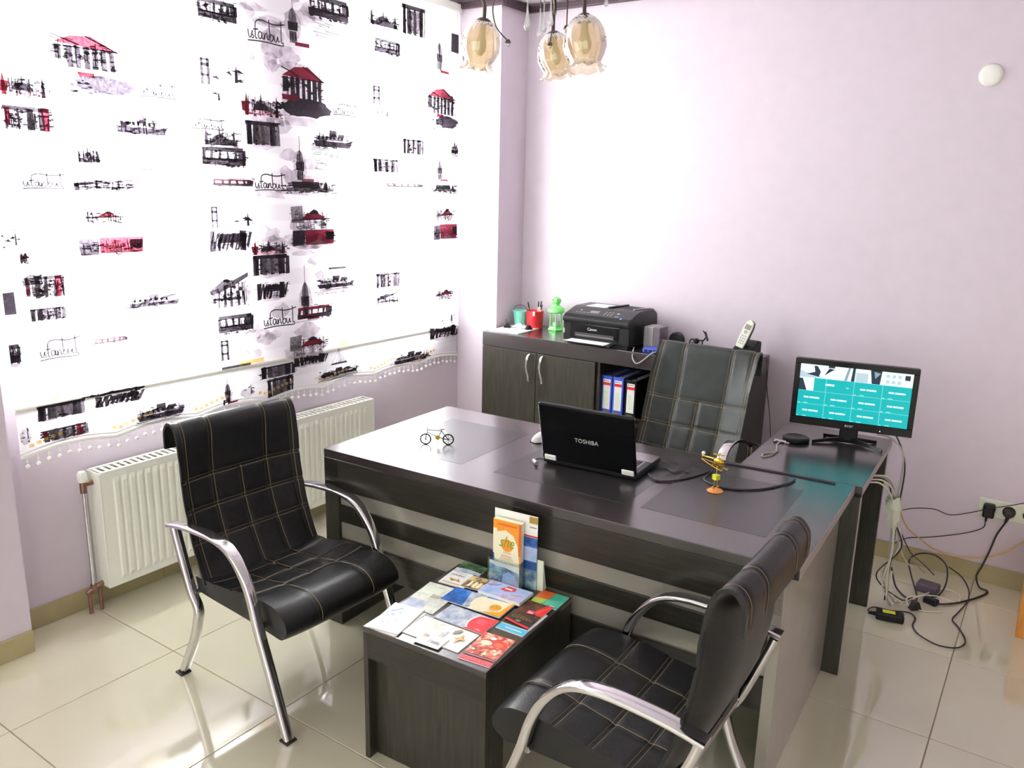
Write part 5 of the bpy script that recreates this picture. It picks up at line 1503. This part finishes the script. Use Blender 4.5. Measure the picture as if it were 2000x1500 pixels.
# edge of an orange wooden cabinet beyond the right side
oc_ = thing('wooden_cabinet', 'orange wooden cabinet side standing near the right wall sockets', 'cabinet', (.045, 3.70, 0))
MB().box(0, .60, 0, .025, 0, .28).build('side_panel', MATS['orange_wood'], oc_, bevel=.003)
MB().box(0, .025, .025, .40, 0, .28).build('side_panel', MATS['orange_wood'], oc_, bevel=.003)
MB().box(.575, .60, .025, .40, 0, .28).build('side_panel', MATS['orange_wood'], oc_, bevel=.003)
MB().box(.025, .575, .375, .40, 0, .28).build('side_panel', MATS['orange_wood'], oc_, bevel=.003)
MB().box(-.004, .604, -.004, .404, .28, .30).build('top', MATS['orange_wood'], oc_, bevel=.003)

# ================================================================== chandelier
cl = thing('chandelier', 'bronze chandelier with amber tulip glass shades and crystal drops', 'chandelier', (-1.505, 2.335, ZC))
C0 = Vector((-1.505, 2.335, ZC))
def cl_(p): return tuple(Vector(p)-C0)
MB().lathe([(0, 0), (.06, 0), (.055, -.02), (.02, -.04), (0, -.04)], 24).build('canopy', MATS['bronze'], cl, smooth=40)
MB().tube([(0, 0, -.03), (0, 0, -.27)], .008, 8).build('rod', MATS['bronze'], cl, smooth=60)
MB().lathe([(0, -.24), (.018, -.25), (.034, -.29), (.028, -.33), (.012, -.355), (0, -.365)], 20).build('hub', MATS['bronze'], cl, smooth=50)
SH = ((Vector((-1.657, 2.210, 2.209)), (-.22, .05)), (Vector((-1.612, 2.595, 2.229)), (.10, .10)), (Vector((-1.265, 2.197, 2.184)), (.10, -.06)))
for k, (c, (tx, ty)) in enumerate(SH):
    up = Vector((-tx*1.0, -ty, 1)).normalized()
    q = Vector((0, 0, 1)).rotation_difference(up).to_matrix().to_4x4()
    MM = Matrix.Translation(c-C0) @ q
    topp = MM @ Vector((0, 0, .078))
    d = (c-C0); d.z = 0
    hub = Vector((0, 0, -.31))
    mid = hub.lerp(topp, .5) + Vector((0, 0, .16))
    arm = spline([hub, hub.lerp(topp, .22)+Vector((0, 0, .08)), mid, topp+(topp-hub)*.10+Vector((0, 0, .12)), topp+Vector((0, 0, .05)), topp], 7)
    a = MB().tube(arm, .0058, 8).build('arm', MATS['bronze'], cl, smooth=60)
    MB().lathe([(0, .085), (.014, .083), (.026, .074), (.030, .064)], 20, mat=MM).build('shade_holder', MATS['bronze'], a, smooth=50)
    prof = [(.014, .078), (.028, .073), (.043, .060), (.055, .040), (.0615, .014), (.062, -.010), (.056, -.032), (.047, -.047), (.0435, -.054), (.046, -.060), (.055, -.068), (.062, -.073)]
    def wob(an, z):
        return .0024*math.sin(18*an+z*50) + (max(0, (-.05-z)/.025)*.0035*math.sin(9*an))
    mb = MB()
    nn = 54; vs = []
    for (rr, z) in prof:
        for j in range(nn):
            an = 2*PI*j/nn
            q2 = rr+wob(an, z)
            vs.append(MM @ Vector((q2*math.cos(an), q2*math.sin(an), z+(.004*math.sin(9*an) if z < -.068 else 0))))
    mb.add(vs, [(i*nn+j, i*nn+(j+1) % nn, (i+1)*nn+(j+1) % nn, (i+1)*nn+j) for i in range(len(prof)-1) for j in range(nn)])
    sh = mb.build('glass_shade', MATS['amber_glass'], a, smooth=70)
    MB().lathe([(0, -.030), (.010, -.027), (.018, -.014), (.020, .0), (.016, .018), (.011, .034), (.010, .070), (0, .070)], 18, mat=MM).build('bulb', MATS['bulb'], a, smooth=60)
def drop(p0, ln, rr):
    z0 = p0.z
    prof = [(0, -ln), (rr*.75, -ln+rr*.3), (rr, -ln+rr*1.0), (rr*.8, -ln+rr*1.8), (rr*.36, -ln*.55), (rr*.18, -ln*.25), (rr*.22, 0), (0, .002)]
    return MB().lathe(prof, 14, tuple(p0-C0)).build('crystal_drop', MATS['crystal'], cl, smooth=60)
for x, y, z, ln_, rr in ((-1.470, 2.197, 2.335, .098, .0115), (-1.452, 2.262, 2.325, .085, .010), (-1.49, 2.30, 2.32, .085, .010), (-1.382, 2.190, 2.325, .085, .010), (-1.252, 2.292, 2.345, .045, .007)):
    p0 = Vector((x, y, z)); drop(p0, ln_, rr)
    MB().tube([cl_(p0), cl_(p0+Vector((0, 0, .03))), tuple((p0-C0).lerp(Vector((0, 0, -.26)), .5)+Vector((0, 0, .05))), (0, 0, -.27)], .0012, 5).build('drop_wire', MATS['bronze'], cl)
for e, c1, c2 in (((-1.537, 2.193, 2.212), (-1.578, 2.180, 2.262), (-1.590, 2.196, 2.345)), ((-1.600, 2.537, 2.262), (-1.602, 2.552, 2.322), (-1.61, 2.56, 2.40)), ((-1.320, 2.182, 2.232), (-1.325, 2.19, 2.30), (-1.335, 2.20, 2.36))):
    ar = MB().tube(spline([cl_(e), cl_(c1), cl_(c2), tuple((Vector(c2)-C0)*.45+Vector((0, 0, -.15))), (0, 0, -.30)], 6), .0022, 6).build('tendril', MATS['bronze'], cl, smooth=60)
    MB().lathe([(0, .006), (.006, .004), (.010, -.006), (.0, -.004)], 8, cl_(e)).build('flower_cup', MATS['bronze'], ar)
    MB().sphere(cl_((e[0], e[1], e[2]-.010)), .006, 8, 1.3).build('crystal_bead', MATS['crystal'], ar, smooth=60)
